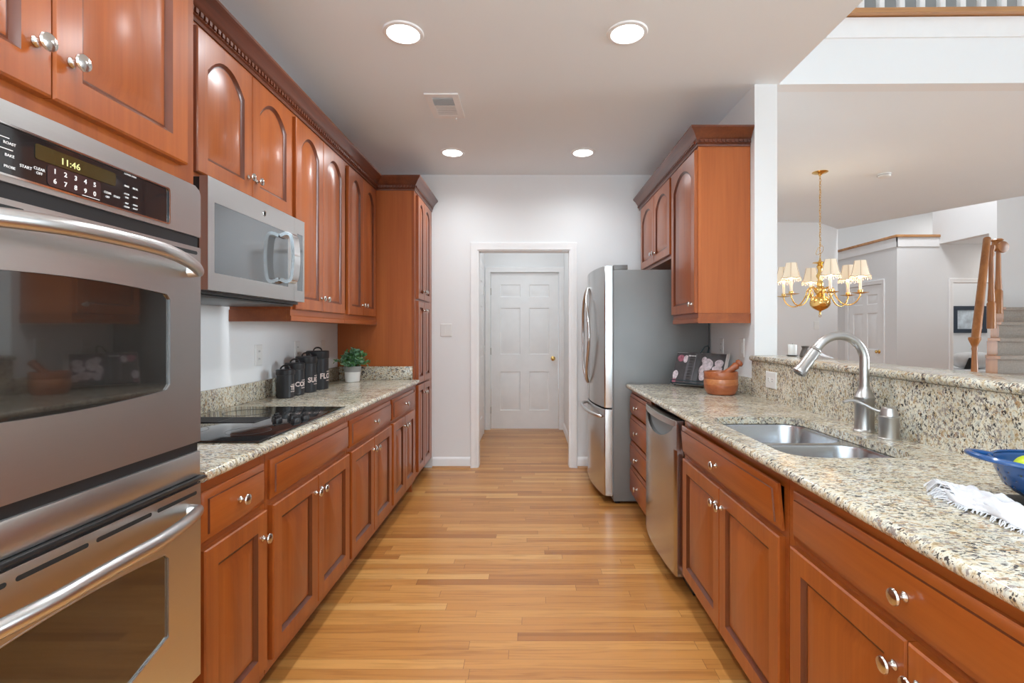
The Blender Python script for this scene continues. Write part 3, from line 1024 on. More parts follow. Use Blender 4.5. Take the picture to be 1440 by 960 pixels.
b.box(XFL - 0.02, XFL, 0.55, 1.312, 0.29, 0.34); b.box(XFL - 0.02, XFL, 0.55, 1.312, 0.10, 0.13)
obj('face_frame', b, M_CH, t)
obj('toe_kick', MB().box(XFL - 0.095, XFL - 0.075, 0.535, 1.327, 0, 0.1), M_CHD, t)
door(t, FLb, 0.563, 0.9265, 1.700, 2.352, 0.893, 1.785)
door(t, FLb, 0.9295, 1.297, 1.700, 2.352, 0.963, 1.785)
drawer(t, FLb, 0.563, 1.297, 0.135, 0.295)

XO = -0.865
FO = FL(XO)
ov = thing('double_wall_oven', 'stainless steel double wall oven with black glass control panel built into the tall cabinet', 'oven', (-1.1, 0.93, 0.34))
O0, O1 = 0.556, 1.322
b = MB().box(-1.45, XFL - 0.003, 0.555, 1.305, 0.36, 1.655)
b.box(XFL - 0.006, XO - 0.006, O0 + 0.004, O1 - 0.004, 0.365, 1.64)
obj('body', b, M_BLACK, ov)


def arched(u0, u1, v0c, v0m, v1c, v1m, r=0.012, n=14, cham=0.0):
    """outline with bowed top and bottom; corner heights *c, mid heights *m"""
    out = []
    mid, hw = (u0 + u1) / 2, (u1 - u0) / 2
    for k in range(n + 1):
        s = -1 + 2 * k / n
        out.append((mid + s * (hw - r - cham), v0c + (v0m - v0c) * (1 - s * s)))
    if cham:
        out.append((u1, v0c + cham * 0.28 + 0.004))
    else:
        out.append((u1, v0c + r))
    out.append((u1, v1c - r))
    for k in range(n + 1):
        s = 1 - 2 * k / n
        out.append((mid + s * (hw - r), v1c + (v1m - v1c) * (1 - s * s)))
    out.append((u0, v1c - r))
    out.append((u0, v0c + (cham * 0.28 + 0.004 if cham else r)))
    return out


# control panel
panel_out = [(O0, 1.517), (O1, 1.517), (O1, 1.628), (O1 - 0.006, 1.640), (O1 - 0.022, 1.648), (0.93, 1.653), (O0 + 0.022, 1.648), (O0 + 0.006, 1.640), (O0, 1.628)]
ghole = rrect(0.664, 1.204, 1.530, 1.611, 0.006, 4)
b = MB().plate(FO, panel_out, [ghole], -0.03, 0.0)
cp = obj('control_panel', b, M_STEEL, ov)
bz = MB().plate(FO, rrect(0.6605, 1.2075, 1.5265, 1.6145, 0.007, 4), [rrect(0.664, 1.204, 1.530, 1.611, 0.006, 4)], -0.002, 0.0022)
obj('bezel', bz, M_CHROME, cp)
obj('control_glass', MB().prism(FO, rrect(0.664, 1.204, 1.530, 1.611, 0.006, 4), -0.02, -0.001), M_BLACKGLASS, cp, label='black glass touch panel')


def opx(x, y, xp=XO):
    """point of the oven front plane seen at picture point (x,y) of the photograph, as depth and height"""
    d = 705 * (-xp) / (743.5 - x)
    return d, CAMZ - (y - 467) * d / 705


W0 = 0.0006
disp = MB().prism(FO, rrect(0.879, 1.050, 1.573, 1.600, 0.004, 3), -0.0008, 0.0003)
obj('display', disp, M_DISPLAY, cp, label='amber tinted clock display')
u, v = opx(99, 231.5)
obj('clock_digits', text_mb('11:46', 0.017, FO, u, v, W0, sx=1.1), M_DIGIT, cp, label='glowing clock digits 11:46')
b = MB().prism(FO, rrect(0.901, 1.013, 1.533, 1.5705, 0.006, 3), -0.0008, 0.0003)
obj('keypad', b, M_KEYBROWN, cp, label='dark maroon number keypad')
b = MB()
for i, ch in enumerate('1234567890'):
    c, r = i % 5, i // 5
    b.add(text_mb(ch, 0.0125, FO, 0.915 + c * 0.0209, 1.561 - r * 0.018, W0, bold=0.0002))
for s, x, y, sz in (('ROAST', 13, 202, 0.0066), ('BAKE', 13, 219, 0.0066), ('PROBE', 13, 235, 0.0062), ('START', 36, 235, 0.0072), ('CLEAR', 55, 238, 0.0070), ('OFF', 55, 244, 0.0066),
                    ('LOWER OVEN', 183, 247, 0.0050), ('BAKE', 178, 262, 0.0052), ('BROIL', 190, 266, 0.0052), ('CLEAR', 151, 271, 0.0060), ('OFF', 151, 277, 0.0056), ('START', 164, 277, 0.0056),
                    ('COOK', 178, 273, 0.0045), ('TIME', 178, 278, 0.0045), ('DELAY', 190, 278, 0.0045), ('SELF', 178, 286, 0.0045), ('CLEAN', 178, 291, 0.0045), ('OVEN', 190, 289, 0.0045), ('LIGHT', 190, 294, 0.0045)):
    u, v = opx(x, y)
    b.add(text_mb(s, sz, FO, u, v, W0))
for x, y0_, x2, y2 in ((0, 190, 13, 196), (0, 206, 18, 212)):
    u, v = opx(x, y0_); u2, v2 = opx(x2, y2)
    b.prism(FO, [(u, v - 0.0006), (u2, v - 0.0006), (u2, v + 0.0006), (u, v + 0.0006)], -0.0008, 0.0004)
u, v = opx(128, 276); u2, _v = opx(140, 280)
b.prism(FO, [(u - 0.02, 1.5335), (u2, 1.5335), (u2, 1.5345), (u - 0.02, 1.5345)], -0.0008, 0.0004)
obj('printed_lettering', b, M_PRINT, cp, label='white printed button lettering')
# upper door


def bar_handle(u0, u1, zc, ze, xface, reach, r=0.0135, n=24):
    pts = []
    for k in range(n + 1):
        s = -1 + 2 * k / n
        u = (u0 + u1) / 2 + s * (u1 - u0) / 2
        e = 1 - abs(s) ** 2.2
        e2 = 1 - s * s
        pts.append((xface + 0.012 + reach * min(1, 0.12 + e * 0.95), u, ze + (zc - ze) * e2))
    pts = [(xface - 0.002, pts[0][1] + 0.004, pts[0][2])] + pts + [(xface - 0.002, pts[-1][1] - 0.004, pts[-1][2])]
    rs = [r * 1.1] + [r] * (n + 1) + [r * 1.1]
    return MB().tube(pts, rs, seg=14, flat=(1.15, 0.9))


def slot(u0, u1, v):
    return rrect(u0, u1, v - 0.0045, v + 0.0045, 0.0044, 4)


win = arched(0.651, 1.209, 1.130, 1.117, 1.359, 1.373)
b = MB().plate(FO, [(O0, 0.982), (O1, 0.982), (O1, 1.489), (O0, 1.489)], [win], -0.035, 0.0)
ud = obj('upper_door', b, M_STEEL, ov)
obj('window_glass', MB().prism(FO, arched(0.650, 1.210, 1.129, 1.116, 1.360, 1.374), -0.018, -0.004), M_OVENGLASS, ud, label='dark reflective oven window')
bzl = MB().plate(FO, arched(0.6493, 1.2107, 1.1283, 1.1153, 1.3607, 1.3747), [arched(0.6512, 1.2088, 1.1302, 1.1172, 1.3588, 1.3728)], -0.002, 0.0010)
obj('window_bezel', bzl, M_STEEL, ud)
obj('handle', bar_handle(0.598, 1.283, 1.447, 1.425, XO, 0.078), M_STEEL, ud, label='bowed stainless bar handle')
for a, c in ((0.575, 0.70), (0.72, 0.86), (0.88, 1.0), (1.02, 1.152), (1.170, 1.308)):
    obj('vent_slot', MB().prism(FO, slot(a, c, 1.474), -0.01, 0.0006), M_DARK, ud, label='dark vent slot')
b = MB().box(XFL, XO + 0.001, O0 + 0.001, O1 - 0.001, 0.893, 0.958, 0.004)
obj('middle_trim', b, M_STEEL, ov)
b = MB().box(XO - 0.01, XO + 0.012, O0 + 0.001, O1 + 0.004, 0.884, 0.8925, 0.002)
obj('drip_edge', b, M_BLACK, ov)
win2 = arched(0.656, 1.204, 0.505, 0.488, 0.738, 0.754, cham=0.10)
b = MB().plate(FO, [(O0, 0.368), (O1, 0.368), (O1, 0.872), (O0, 0.872)], [win2], -0.035, 0.0)
ld = obj('lower_door', b, M_STEEL, ov)
obj('window_glass', MB().prism(FO, arched(0.655, 1.205, 0.504, 0.487, 0.739, 0.755, cham=0.10), -0.018, -0.004), M_OVENGLASS, ld, label='dark reflective oven window')
bzl = MB().plate(FO, arched(0.6543, 1.2057, 0.5033, 0.4863, 0.7397, 0.7557, cham=0.10), [arched(0.6562, 1.2038, 0.5052, 0.4882, 0.7378, 0.7538, cham=0.10)], -0.002, 0.0010)
obj('window_bezel', bzl, M_STEEL, ld)
obj('handle', bar_handle(0.598, 1.283, 0.826, 0.812, XO, 0.072), M_STEEL, ld, label='bowed stainless bar handle')
for a, c in ((0.575, 0.69), (0.71, 0.83), (0.845, 0.985), (1.003, 1.150), (1.168, 1.306)):
    obj('vent_slot', MB().prism(FO, slot(a, c, 0.851), -0.01, 0.0006), M_DARK, ld, label='dark vent slot')

# ------------------------------------------------------------------ crown mouldings
CP = [(0.001, 0.0), (0.006, 0.0), (0.009, 0.010), (0.006, 0.016), (0.013, 0.020), (0.013, 0.042), (0.020, 0.046), (0.026, 0.056), (0.041, 0.078), (0.053, 0.088), (0.056, 0.092), (0.060, 0.096), (0.060, 0.107), (0.001, 0.107)]


def crown(name, path, side, z, label):
    mb = MB().sweep(path, CP, side=side, z=z)
    P2 = [Vector(p) for p in path]
    for a, c in zip(P2, P2[1:]):
        t_ = (c - a).normalized(); nn = Vector((t_.y, -t_.x)) * side
        L = (c - a).length
        k = int(L / 0.026)
        for i in range(k):
            p = a + t_ * (0.013 + i * 0.026) + nn * 0.0155
            ang = math.atan2(t_.y, t_.x)
            mb.box(-0.0075, 0.0075, -0.005, 0.005, -0.008, 0.008, M=Matrix.Translation((p.x, p.y, z + 0.031)) @ Matrix.Rotation(ang, 4, 'Z'))
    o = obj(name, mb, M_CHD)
    tag(o, label, 'moulding')
    return o


crown('crown_moulding', [(-0.90, 0.52), (-0.90, 1.346), (-1.21, 1.346), (-1.21, 3.979), (-0.91, 3.979), (-0.91, 4.695)], 1, 2.392,
      'long dark cherry crown moulding with dentils along the top of the left cabinets and pantry')
crown('crown_moulding', [(1.0265, 4.640), (1.0265, 3.0345), (1.340, 3.0345)], 1, 2.392, 'dark cherry crown moulding with dentils along the top of the right cabinets')

# ================================================================== RIGHT BASE RUN
DRB = XR - XFR - 0.003
# sink base with a tipped-out false front
t = base_cabinet(FRb, 'right', 1.432, 2.392, 'cherry sink base cabinet with two doors and a tipped-out false drawer front', DRB, drawers=0, edges=(0.022, 0.030), zs=(0.125, 0.675, 0.69, 0.828))
tilt = MB()
ca, sa = math.cos(math.radians(5)), math.sin(math.radians(5))
Ft = lambda u, v, w: FRb(u, 0.692 + (v - 0.692) * ca - w * sa * 0, 0.002 + w + (v - 0.692) * sa)
fd = obj('false_drawer', slab_front(Ft, 1.454, 2.362, 0.692, 0.830), [M_CHY, M_GLAZE], t, label='false drawer front leaning slightly out')
knob(fd, Ft, 1.908, 0.761, 0.022)
base_cabinet(FRb, 'right', 0.50, 1.432, 'cherry base cabinet with wide drawer nearest the camera on the right', DRB, edges=(0.03, 0.038), zs=(0.125, 0.675, 0.693, 0.828))
# drawer stack
t = thing('base_cabinet', 'narrow cherry cabinet of four stacked drawers between dishwasher and refrigerator', 'cabinet', (1.0, 3.32, 0), 'right base cabinets')
mb = carcass(FRb, 3.045, 3.615, 0.10, 0.862, DRB, rails=((0.0, 0.02), (-0.03, 0.0)))
obj('carcass', mb, M_CHY, t)
obj('toe_kick', MB().box(XFR + 0.075, XFR + 0.10, 3.045, 3.615, 0, 0.1), M_CHD, t)
for z0, z1 in ((0.122, 0.318), (0.330, 0.492), (0.504, 0.676), (0.688, 0.830)):
    drawer(t, FRb, 3.066, 3.606, z0, z1)

# ------------------------------------------------------------------ dishwasher
t = thing('dishwasher', 'stainless steel dishwasher with bowed front and pocket handle between drawers and sink cabinet', 'dishwasher', (1.0, 2.71, 0))
D0, D1 = 2.404, 3.030
obj('tub', MB().box(0.76, 1.33, D0 + 0.005, D1 - 0.005, 0.10, 0.85), M_BLACK, t)
obj('kick_plate', MB().box(0.79, 0.80, D0 + 0.002, D1 - 0.002, 0.005, 0.10), M_BLACK, t)


def dwx(y):
    s = (y - (D0 + D1) / 2) / ((D1 - D0) / 2)
    return 0.7085 - 0.020 * (1 - abs(s) ** 2.4)


def bowed(z0, z1, x_back, dx=0.0, n=20, y0=D0, y1=D1):
    mb = MB()
    poly = [(x_back, y0), (dwx(D0) + 0.004 + dx, y0)]
    for k in range(n + 1):
        y = y0 + 0.006 + (y1 - y0 - 0.012) * k / n
        poly.append((dwx(y) + dx, y))
    poly += [(dwx(D1) + 0.004 + dx, y1), (x_back, y1)]
    mb.prism(lambda u, v, w: (u, v, w), poly, z0, z1)
    return mb


b = bowed(0.095, 0.700, 0.757)
b2 = MB()
# upper part with the pocket cut: loft strips whose lower edge of the pocket is an arc
obj('door', b, M_STEELZ, t)
n = 28
up = MB()
fr_lo, fr_mid = [], []
ya, yb = D0 + 0.03, D1 - 0.03
outer = [(D0, 0.700), (D1, 0.700), (D1, 0.842), (D0, 0.842)]
pocket = []
for k in range(n + 1):
    s = -1 + 2 * k / n
    y = (ya + yb) / 2 + s * (yb - ya) / 2
    pocket.append((y, 0.812 - 0.088 * (1 - s * s) ** 0.8))
pocket += [(yb, 0.816), (ya, 0.816)]
Fdw = lambda u, v, w: (dwx(u) + w, u, v)
up.plate(Fdw, outer[:1] + [(D0 + (D1 - D0) * k / 20, 0.700) for k in range(1, 20)] + outer[1:3] + [(D1 - (D1 - D0) * k / 20, 0.842) for k in range(1, 20)] + outer[3:], [pocket], 0.0, 0.036)
obj('door_top', up, M_STEELZ, t)
pk = MB()
pp = [Fdw(u, v, 0.020) for u, v in pocket]
pk.loops([pp, [Fdw(u, v, 0.024) for u, v in pocket]])
obj('pocket', pk, plain('blue_grey_pocket_plastic', (0.16, 0.20, 0.22), 0.3, coat=0.3), t, label='blue-grey recessed handle pocket')
hb = MB()
poly = []
for k in range(25):
    s = -1 + 2 * k / 24
    y = (D0 + D1) / 2 + s * (D1 - D0 - 0.02) / 2
    poly.append((y, dwx(y) - 0.010 * (1 - s * s)))
hb.loops([[(x - 0.0005, y, z) for y, x in poly] + [(x + 0.012, y, z) for y, x in reversed(poly)] for z in (0.812, 0.840)])
obj('handle', hb, M_STEEL, t, label='curved stainless handle lip')

# ================================================================== COUNTERTOPS
ZT, ZB = 0.893, 0.863


def nose(xe, sgn, y0, y1, r=0.015):
    """rounded front edge profile"""
    pts = []
    for k in range(9):
        a = PI / 2 - PI * k / 8
        pts.append((xe - sgn * r + sgn * r * math.cos(a), ZB + r + r * math.sin(a)))
    return pts


b = MB()
prof = [(XL + 0.001, ZB), (XL + 0.001, ZT)] + nose(-0.865, 1, 0, 0)
b.loops([[(x, y, z) for x, z in prof] for y in (1.348, 3.977)])
ct = tag(obj('countertop', b, M_GRAN, smooth=30), 'speckled granite countertop on the left under cooktop, canisters and plant', 'countertop')
b = MB().box(XL + 0.001, XL + 0.021, 1.348, 3.957, ZT + 0.0005, 0.995, 0.002)
tag(obj('backsplash', b, M_GRAN), 'low granite upstand along the left wall behind the canisters', 'backsplash')
b = MB().box(XL + 0.022, XFL - 0.02, 3.957, 3.979, ZT + 0.0005, 0.998, 0.002)
tag(obj('backsplash', b, M_GRAN), 'low granite upstand against the pantry behind the potted plant', 'backsplash')

SX0, SX1, SY0, SY1 = 0.790, 1.187, 1.497, 2.222
b = MB()
cut = rrect(SX0, SX1, SY0, SY1, 0.10, 8)
b.plate(lambda u, v, w: (u, v, w), [(0.720, 0.15), (1.343, 0.15), (1.343, 3.635), (0.720, 3.635)], [cut], ZB, ZT)
r = 0.015
npts = [(0.720, ZT)] + [(0.720 - r * math.sin(PI * k / 8), ZB + r + r * math.cos(PI * k / 8)) for k in range(1, 8)] + [(0.720, ZB)]
b.loops([[(x, y, z) for x, z in npts] for y in (0.15, 3.635)])
tag(obj('countertop', b, M_GRAN, smooth=30), 'speckled granite countertop on the right with the sink cut into it', 'countertop')
b = MB().box(1.325, 1.343, 0.15, 2.978, ZT + 0.0005, 1.098)
tag(obj('backsplash', b, M_GRAN), 'tall granite splash panel behind the faucet under the raised bar ledge', 'backsplash')
b = MB().box(1.325, 1.3445, 2.979, 3.63, ZT + 0.0005, 0.993, 0.002)
tag(obj('backsplash', b, M_GRAN), 'low granite upstand on the right wall behind the wooden mortar', 'backsplash')
b = MB()
prof = []
for cx, s in ((1.310, -1), (1.560, 1)):
    for k in range(9):
        a = (PI / 2 + PI * k / 8) if s < 0 else (-PI / 2 + PI * k / 8)
        prof.append((cx + (0.016 if s < 0 else -0.016) + 0.016 * math.cos(a), 1.115 + 0.016 * math.sin(a)))
b.loops([[(x, y, z) for x, z in prof] for y in (0.15, 2.982)])
tag(obj('bar_top', b, M_GRAN, smooth=30), 'raised granite bar ledge running from the white column to the right edge', 'bar top')

# ------------------------------------------------------------------ sink
t = thing('kitchen_sink', 'undermounted stainless steel double bowl sink set in the right countertop', 'sink', (0.985, 1.86, ZB))
bowls = [(0.800, 1.177, 1.838, 2.212), (0.800, 1.177, 1.507, 1.808)]
b = MB().plate(lambda u, v, w: (u, v, w), rrect(0.770, 1.207, 1.477, 2.242, 0.05, 5), [rrect(*bw, 0.085, 8) for bw in bowls], 0.8585, 0.8615)
obj('rim', b, M_SINK, t)
for i, (x0, x1, y0, y1) in enumerate(bowls):
    lps = []
    for ins, z in ((0, 0.860), (0.003, 0.852), (0.010, 0.72), (0.016, 0.695), (0.034, 0.676), (0.07, 0.672)):
        lps.append([(u, v, z) for u, v in rrect(x0 + ins, x1 - ins, y0 + ins, y1 - ins, max(0.02, 0.085 - ins * 0.3), 8)])
    b = MB().loops(lps, cap0=False)
    o = obj('bowl', b, M_SINK, t, smooth=60)
    c = ((x0 + x1) / 2, (y0 + y1) / 2, 0.6725)
    b = MB().lathe([(0, 0.0005), (0.020, 0.0008), (0.036, 0.0022), (0.043, 0.0018), (0.044, 0.0)], c, 28)
    obj('drain', b, M_CHROME, o)

# ------------------------------------------------------------------ faucet
fx, fy = 1.272, 1.90
t = thing('faucet', 'brushed nickel gooseneck pull-down faucet behind the sink', 'faucet', (fx, fy, ZT))
b = MB().lathe([(0, 0), (0.038, 0), (0.0385, 0.004), (0.034, 0.008), (0.0325, 0.012), (0.0325, 0.118), (0.0345, 0.121), (0.0345, 0.131), (0.032, 0.134), (0.026, 0.150), (0.0185, 0.163), (0.0185, 0.17), (0, 0.17)], (fx, fy, ZT), 36)
obj('body', b, M_FAUCET, t)
zt0 = ZT + 0.165
Rr = 0.096
ztop = 1.255
pts = [(fx, fy, zt0), (fx, fy, zt0 + 0.05)]
zc = ztop - Rr
for k in range(0, 19):
    a = PI * 0.82 * k / 18
    pts.append((fx - Rr + Rr * math.cos(a), fy, zc + Rr * math.sin(a)))
p1, p2 = Vector(pts[-2]), Vector(pts[-1])
dr = (p2 - p1).normalized()
pts.append(p2 + dr * 0.010)
obj('spout', MB().tube(pts, 0.0165, 18), M_FAUCET, t, smooth=60)
end = Vector(pts[-1])
hd = [end + dr * k for k in (-0.004, 0.0, 0.004, 0.006, 0.012, 0.085, 0.088, 0.108, 0.113)]
obj('spray_head', MB().tube(hd, [0.0165, 0.0205, 0.0215, 0.0185, 0.0205, 0.0215, 0.0235, 0.0255, 0.021], 24), M_FAUCET, t, smooth=40)
obj('nozzle', MB().tube([hd[-1] - dr * 0.002, hd[-1] + dr * 0.001], 0.018, 20), M_BLACK, t, label='black spray nozzle')
hx, hy = 1.268, 1.765
t = thing('mixer_control', 'separate brushed nickel lever control standing beside the gooseneck faucet', 'tap control', (hx, hy, ZT))
b = MB().lathe([(0, 0), (0.033, 0), (0.0335, 0.003), (0.031, 0.006), (0.0305, 0.072), (0.032, 0.075), (0.032, 0.079), (0.028, 0.082), (0.025, 0.096), (0.022, 0.108), (0.017, 0.112), (0, 0.113)], (hx, hy, ZT), 32)
obj('body', b, M_FAUCET, t)
pts = catmull([(hx - 0.004, hy + 0.012, ZT + 0.090), (hx - 0.032, hy + 0.030, ZT + 0.100), (hx - 0.062, hy + 0.046, ZT + 0.118), (hx - 0.092, hy + 0.056, ZT + 0.128), (hx - 0.125, hy + 0.058, ZT + 0.122)], 6)
nn = len(pts)
obj('lever', MB().tube(pts, [0.0095 - 0.003 * i / nn for i in range(nn)], 12, flat=(0.7, 1.2)), M_FAUCET, t, smooth=60)

# ------------------------------------------------------------------ cooktop
t = thing('cooktop', 'black glass downdraft electric cooktop set into the left granite countertop', 'cooktop', (-1.17, 2.08, ZT))
b = MB()
b.box(-1.437, -0.905, 1.690, 2.475, ZT + 0.0005, ZT + 0.009, 0.003)
obj('glass', b, M_BLACKGLASS, t)
gr = MB()
for k in range(13):
    y = 2.036 + k * 0.0088
    gr.box(-1.405, -1.115, y - 0.0022, y + 0.0022, ZT + 0.0092, ZT + 0.0112)
gr.box(-1.41, -1.11, 2.028, 2.034, ZT + 0.0092, ZT + 0.0118); gr.box(-1.41, -1.11, 2.144, 2.150, ZT + 0.0092, ZT + 0.0118)
for x in (-1.408, -1.26, -1.112):
    gr.box(x - 0.004, x + 0.004, 2.03, 2.148, ZT + 0.0092, ZT + 0.0112)
obj('vent_grille', gr, M_BLACKMATTE, t)
for x, y in ((-1.056, 2.100), (-0.990, 2.100), (-1.020, 2.035), (-0.940, 2.105), (-0.945, 2.035)):
    b = MB().lathe([(0, 0), (0.019, 0), (0.0195, 0.004), (0.017, 0.016), (0.015, 0.018), (0, 0.018)], (x, y, ZT + 0.0092), 22)
    k = obj('control_knob', b, M_BLACK, t)
    b = MB().box(x - 0.004, x + 0.004, y - 0.017, y + 0.017, ZT + 0.0265, ZT + 0.036, 0.002)
    obj('grip', b, M_BLACK, k)
b = MB()
for yc in (1.86, 2.31):
    for xc, rr in ((-1.30, 0.095), (-1.04, 0.075)):
        b.lathe([(rr, 0.0), (rr + 0.0018, 0.0), (rr + 0.0018, 0.0002), (rr, 0.0002)], (xc, yc, ZT + 0.0092), 48, close=False)
obj('burner_ring', b, plain('grey_burner_print', (0.06, 0.06, 0.06), 0.3), t)

# ------------------------------------------------------------------ microwave
XM = -1.112
FM = FL(XM)
M0, M1, MZ0, MZ1 = 1.760, 2.515, 1.416, 1.818
M0, M1 = 1.738, 2.486
t = thing('microwave', 'stainless over-the-range microwave with mirrored glass door hung above the cooktop', 'microwave', (-1.3, 2.11, MZ0))
MZ1 = 1.812
obj('body', MB().box(XL + 0.004, XM - 0.03, M0 + 0.006, M1 - 0.006, MZ0 - 0.012, MZ1 - 0.002), M_BLACK, t)
obj('underside', MB().box(XL + 0.03, XM - 0.05, M0 + 0.012, M1 - 0.012, MZ0 - 0.022, MZ0 - 0.0122, 0.004), plain('dark_grey_metal_underside', (0.10, 0.10, 0.10), 0.4, metal=0.6), t)
mw1 = 2.318
b = MB().plate(FM, [(M0, MZ0), (mw1 + 0.06, MZ0), (mw1 + 0.06, MZ1), (M0, MZ1)], [rrect(M0 + 0.036, mw1, 1.478, 1.728, 0.004, 3)], -0.03, 0.0)
dd = obj('door', b, M_STEEL, t)
obj('door_glass', MB().prism(FM, rrect(M0 + 0.036, mw1, 1.478, 1.728, 0.004, 3), -0.02, -0.0015), M_MWGLASS, dd, label='grey mirrored glass')
b = MB().plate(FM, [(mw1 + 0.0615, MZ0), (M1, MZ0), (M1, MZ1), (mw1 + 0.0615, MZ1)], [rrect(2.408, 2.468, 1.468, 1.742, 0.003, 3)], -0.03, 0.0)
pn = obj('control_strip', b, M_STEEL, t)
obj('control_glass', MB().prism(FM, rrect(2.408, 2.468, 1.468, 1.742, 0.003, 3), -0.02, -0.0012), M_MWGLASS, pn, label='grey glass key strip')
hy0, hy1 = 2.236, 2.292
pth = [(XM - 0.002, 0, 1.498), (XM + 0.034, 0, 1.487), (XM + 0.058, 0, 1.505), (XM + 0.066, 0, 1.56), (XM + 0.068, 0, 1.603), (XM + 0.066, 0, 1.646), (XM + 0.058, 0, 1.700), (XM + 0.034, 0, 1.718), (XM - 0.002, 0, 1.707)]
pth = catmull(pth, 5)
inn = []
for i, p in enumerate(pth):
    a_, c_ = pth[max(i - 1, 0)], pth[min(i + 1, len(pth) - 1)]
    tt = (c_ - a_).normalized()
    nn_ = Vector((-tt.z, 0, tt.x))
    inn.append(p + nn_ * 0.015)
b = MB()
ring = list(pth) + list(reversed(inn))
b.loops([[(p.x, y, p.z) for p in ring] for y in (hy0, hy1)], cap0=False, cap1=False)
for y in (hy0, hy1):
    for i in range(len(pth) - 1):
        b.face([(q.x, y, q.z) for q in (pth[i], pth[i + 1], inn[i + 1], inn[i])])
obj('handle', b, M_CHROME, dd, label='chrome D-shaped door handle')
b = MB().lathe([(0, 0), (0.0105, 0), (0.0115, 0.0012), (0.0125, 0.0012), (0.013, 0.0)], seg=28, M=Matrix.Translation((XM, 2.112, 1.768)) @ Matrix.Rotation(PI / 2, 4, 'Y'))
lg = obj('emblem', b, M_CHROME, dd, label='small round grey emblem')
b = MB()
for k in range(3):
    a = k * 2.1
    b.tube([Vector((XM + 0.0014, 2.112 + 0.0075 * math.cos(a + s * 1.1) * (1 - 0.25 * s), 1.768 + 0.0075 * math.sin(a + s * 1.1) * (1 - 0.25 * s))) for s in [i / 8 for i in range(9)]], 0.0007, 6)
obj('script', b, plain('emblem_grey', (0.25, 0.25, 0.26), 0.4), lg)

# ------------------------------------------------------------------ refrigerator
t = thing('refrigerator', 'stainless French door refrigerator with grey side and bowed handles in the far right corner', 'refrigerator', (0.95, 4.15, 0))
F0, F1 = 3.690, 4.600
FRM = (F0 + F1) / 2
b = MB().box(0.624, 1.325, F0, F1, 0.022, 1.728, 0.006)
obj('cabinet_body', b, M_FRSIDE, t, label='grey enamelled cabinet sides')
obj('hinge_cover', MB().box(0.626, 0.73, F0 + 0.004, F0 + 0.07, 1.7285, 1.765, 0.004), M_FRSIDE, t)
obj('hinge_cover', MB().box(0.626, 0.73, F1 - 0.07, F1 - 0.004, 1.7285, 1.765, 0.004), M_FRSIDE, t)
for y in (F0 + 0.05, F1 - 0.05):
    obj('foot', MB().lathe([(0, 0), (0.02, 0), (0.02, 0.018), (0.012, 0.024), (0, 0.024)], (0.66, y, 0), 16), M_BLACK, t)


def frx(y):
    s = (y - FRM) / ((F1 - F0) / 2)
    return 0.556 - 0.056 * (1 - abs(s) ** 2.0)


def fr_door(y0, y1, z0, z1, n=16, rn=0.012):
    poly = [(0.616, y0), (frx(y0) + rn, y0)]
    for k in range(1, 5):
        a = k / 4 * PI / 2
        poly.append((frx(y0) + rn - rn * math.sin(a), y0 + rn - rn * math.cos(a)))
    for k in range(1, n):
        y = y0 + rn + (y1 - y0 - 2 * rn) * k / n
        poly.append((frx(y), y))
    for k in range(0, 5):
        a = k / 4 * PI / 2
        poly.append((frx(y1) + rn - rn * math.cos(a), y1 - rn + rn * math.sin(a)))
    poly.append((0.616, y1))
    lps = []
    for ins, z in ((0.004, z0), (0, z0 + 0.004), (0, z1 - 0.004), (0.004, z1)):
        lps.append([(x + (ins if x < 0.6 else 0), y, z) for x, y in poly])
    return MB().loops(lps)


GSK = plain('pale_grey_gasket', (0.30, 0.30, 0.30), 0.6)
dn = obj('french_door', fr_door(F0, FRM - 0.002, 0.712, 1.757), M_STEELZ, t, smooth=40)
df = obj('french_door', fr_door(FRM + 0.002, F1, 0.712, 1.757), M_STEELZ, t, smooth=40)
fz = obj('freezer_drawer', fr_door(F0, F1, 0.064, 0.700, 28), M_STEELZ, t, smooth=40)
obj('door_seal', MB().box(0.6165, 0.6235, F0 + 0.008, F1 - 0.008, 0.07, 1.75), GSK, t, label='pale grey door seal')
for dr_, sg in ((dn, -1), (df, 1)):
    pts = []
    for k in range(25):
        s = -1 + 2 * k / 24
        q = 1 - abs(s) ** 1.7
        y = FRM + sg * (0.014 + 0.20 * q)
        pts.append((frx(y) - 0.012 - 0.028 * (1 - s ** 6), y, 1.245 + s * 0.385))
    pts = [(frx(pts[0][1]) + 0.003, pts[0][1], pts[0][2] + 0.004)] + pts + [(frx(pts[-1][1]) + 0.003, pts[-1][1], pts[-1][2] - 0.004)]
    obj('handle', MB().tube(pts, 0.0115, 12), M_STEEL, dr_, smooth=60, label='bowed vertical steel handle')
pts = []
for k in range(25):
    s = -1 + 2 * k / 24
    y = FRM + s * 0.385
    pts.append((frx(y) - 0.012 - 0.040 * (1 - s ** 4), y, 0.640 + 0.02 * (1 - s * s)))
pts = [(frx(pts[0][1]) + 0.003, pts[0][1], 0.638)] + pts + [(frx(pts[-1][1]) + 0.003, pts[-1][1], 0.638)]
obj('handle', MB().tube(pts, 0.013, 12), M_STEEL, fz, smooth=60, label='bowed horizontal steel handle')

# ================================================================== SMALL THINGS, LEFT COUNTER


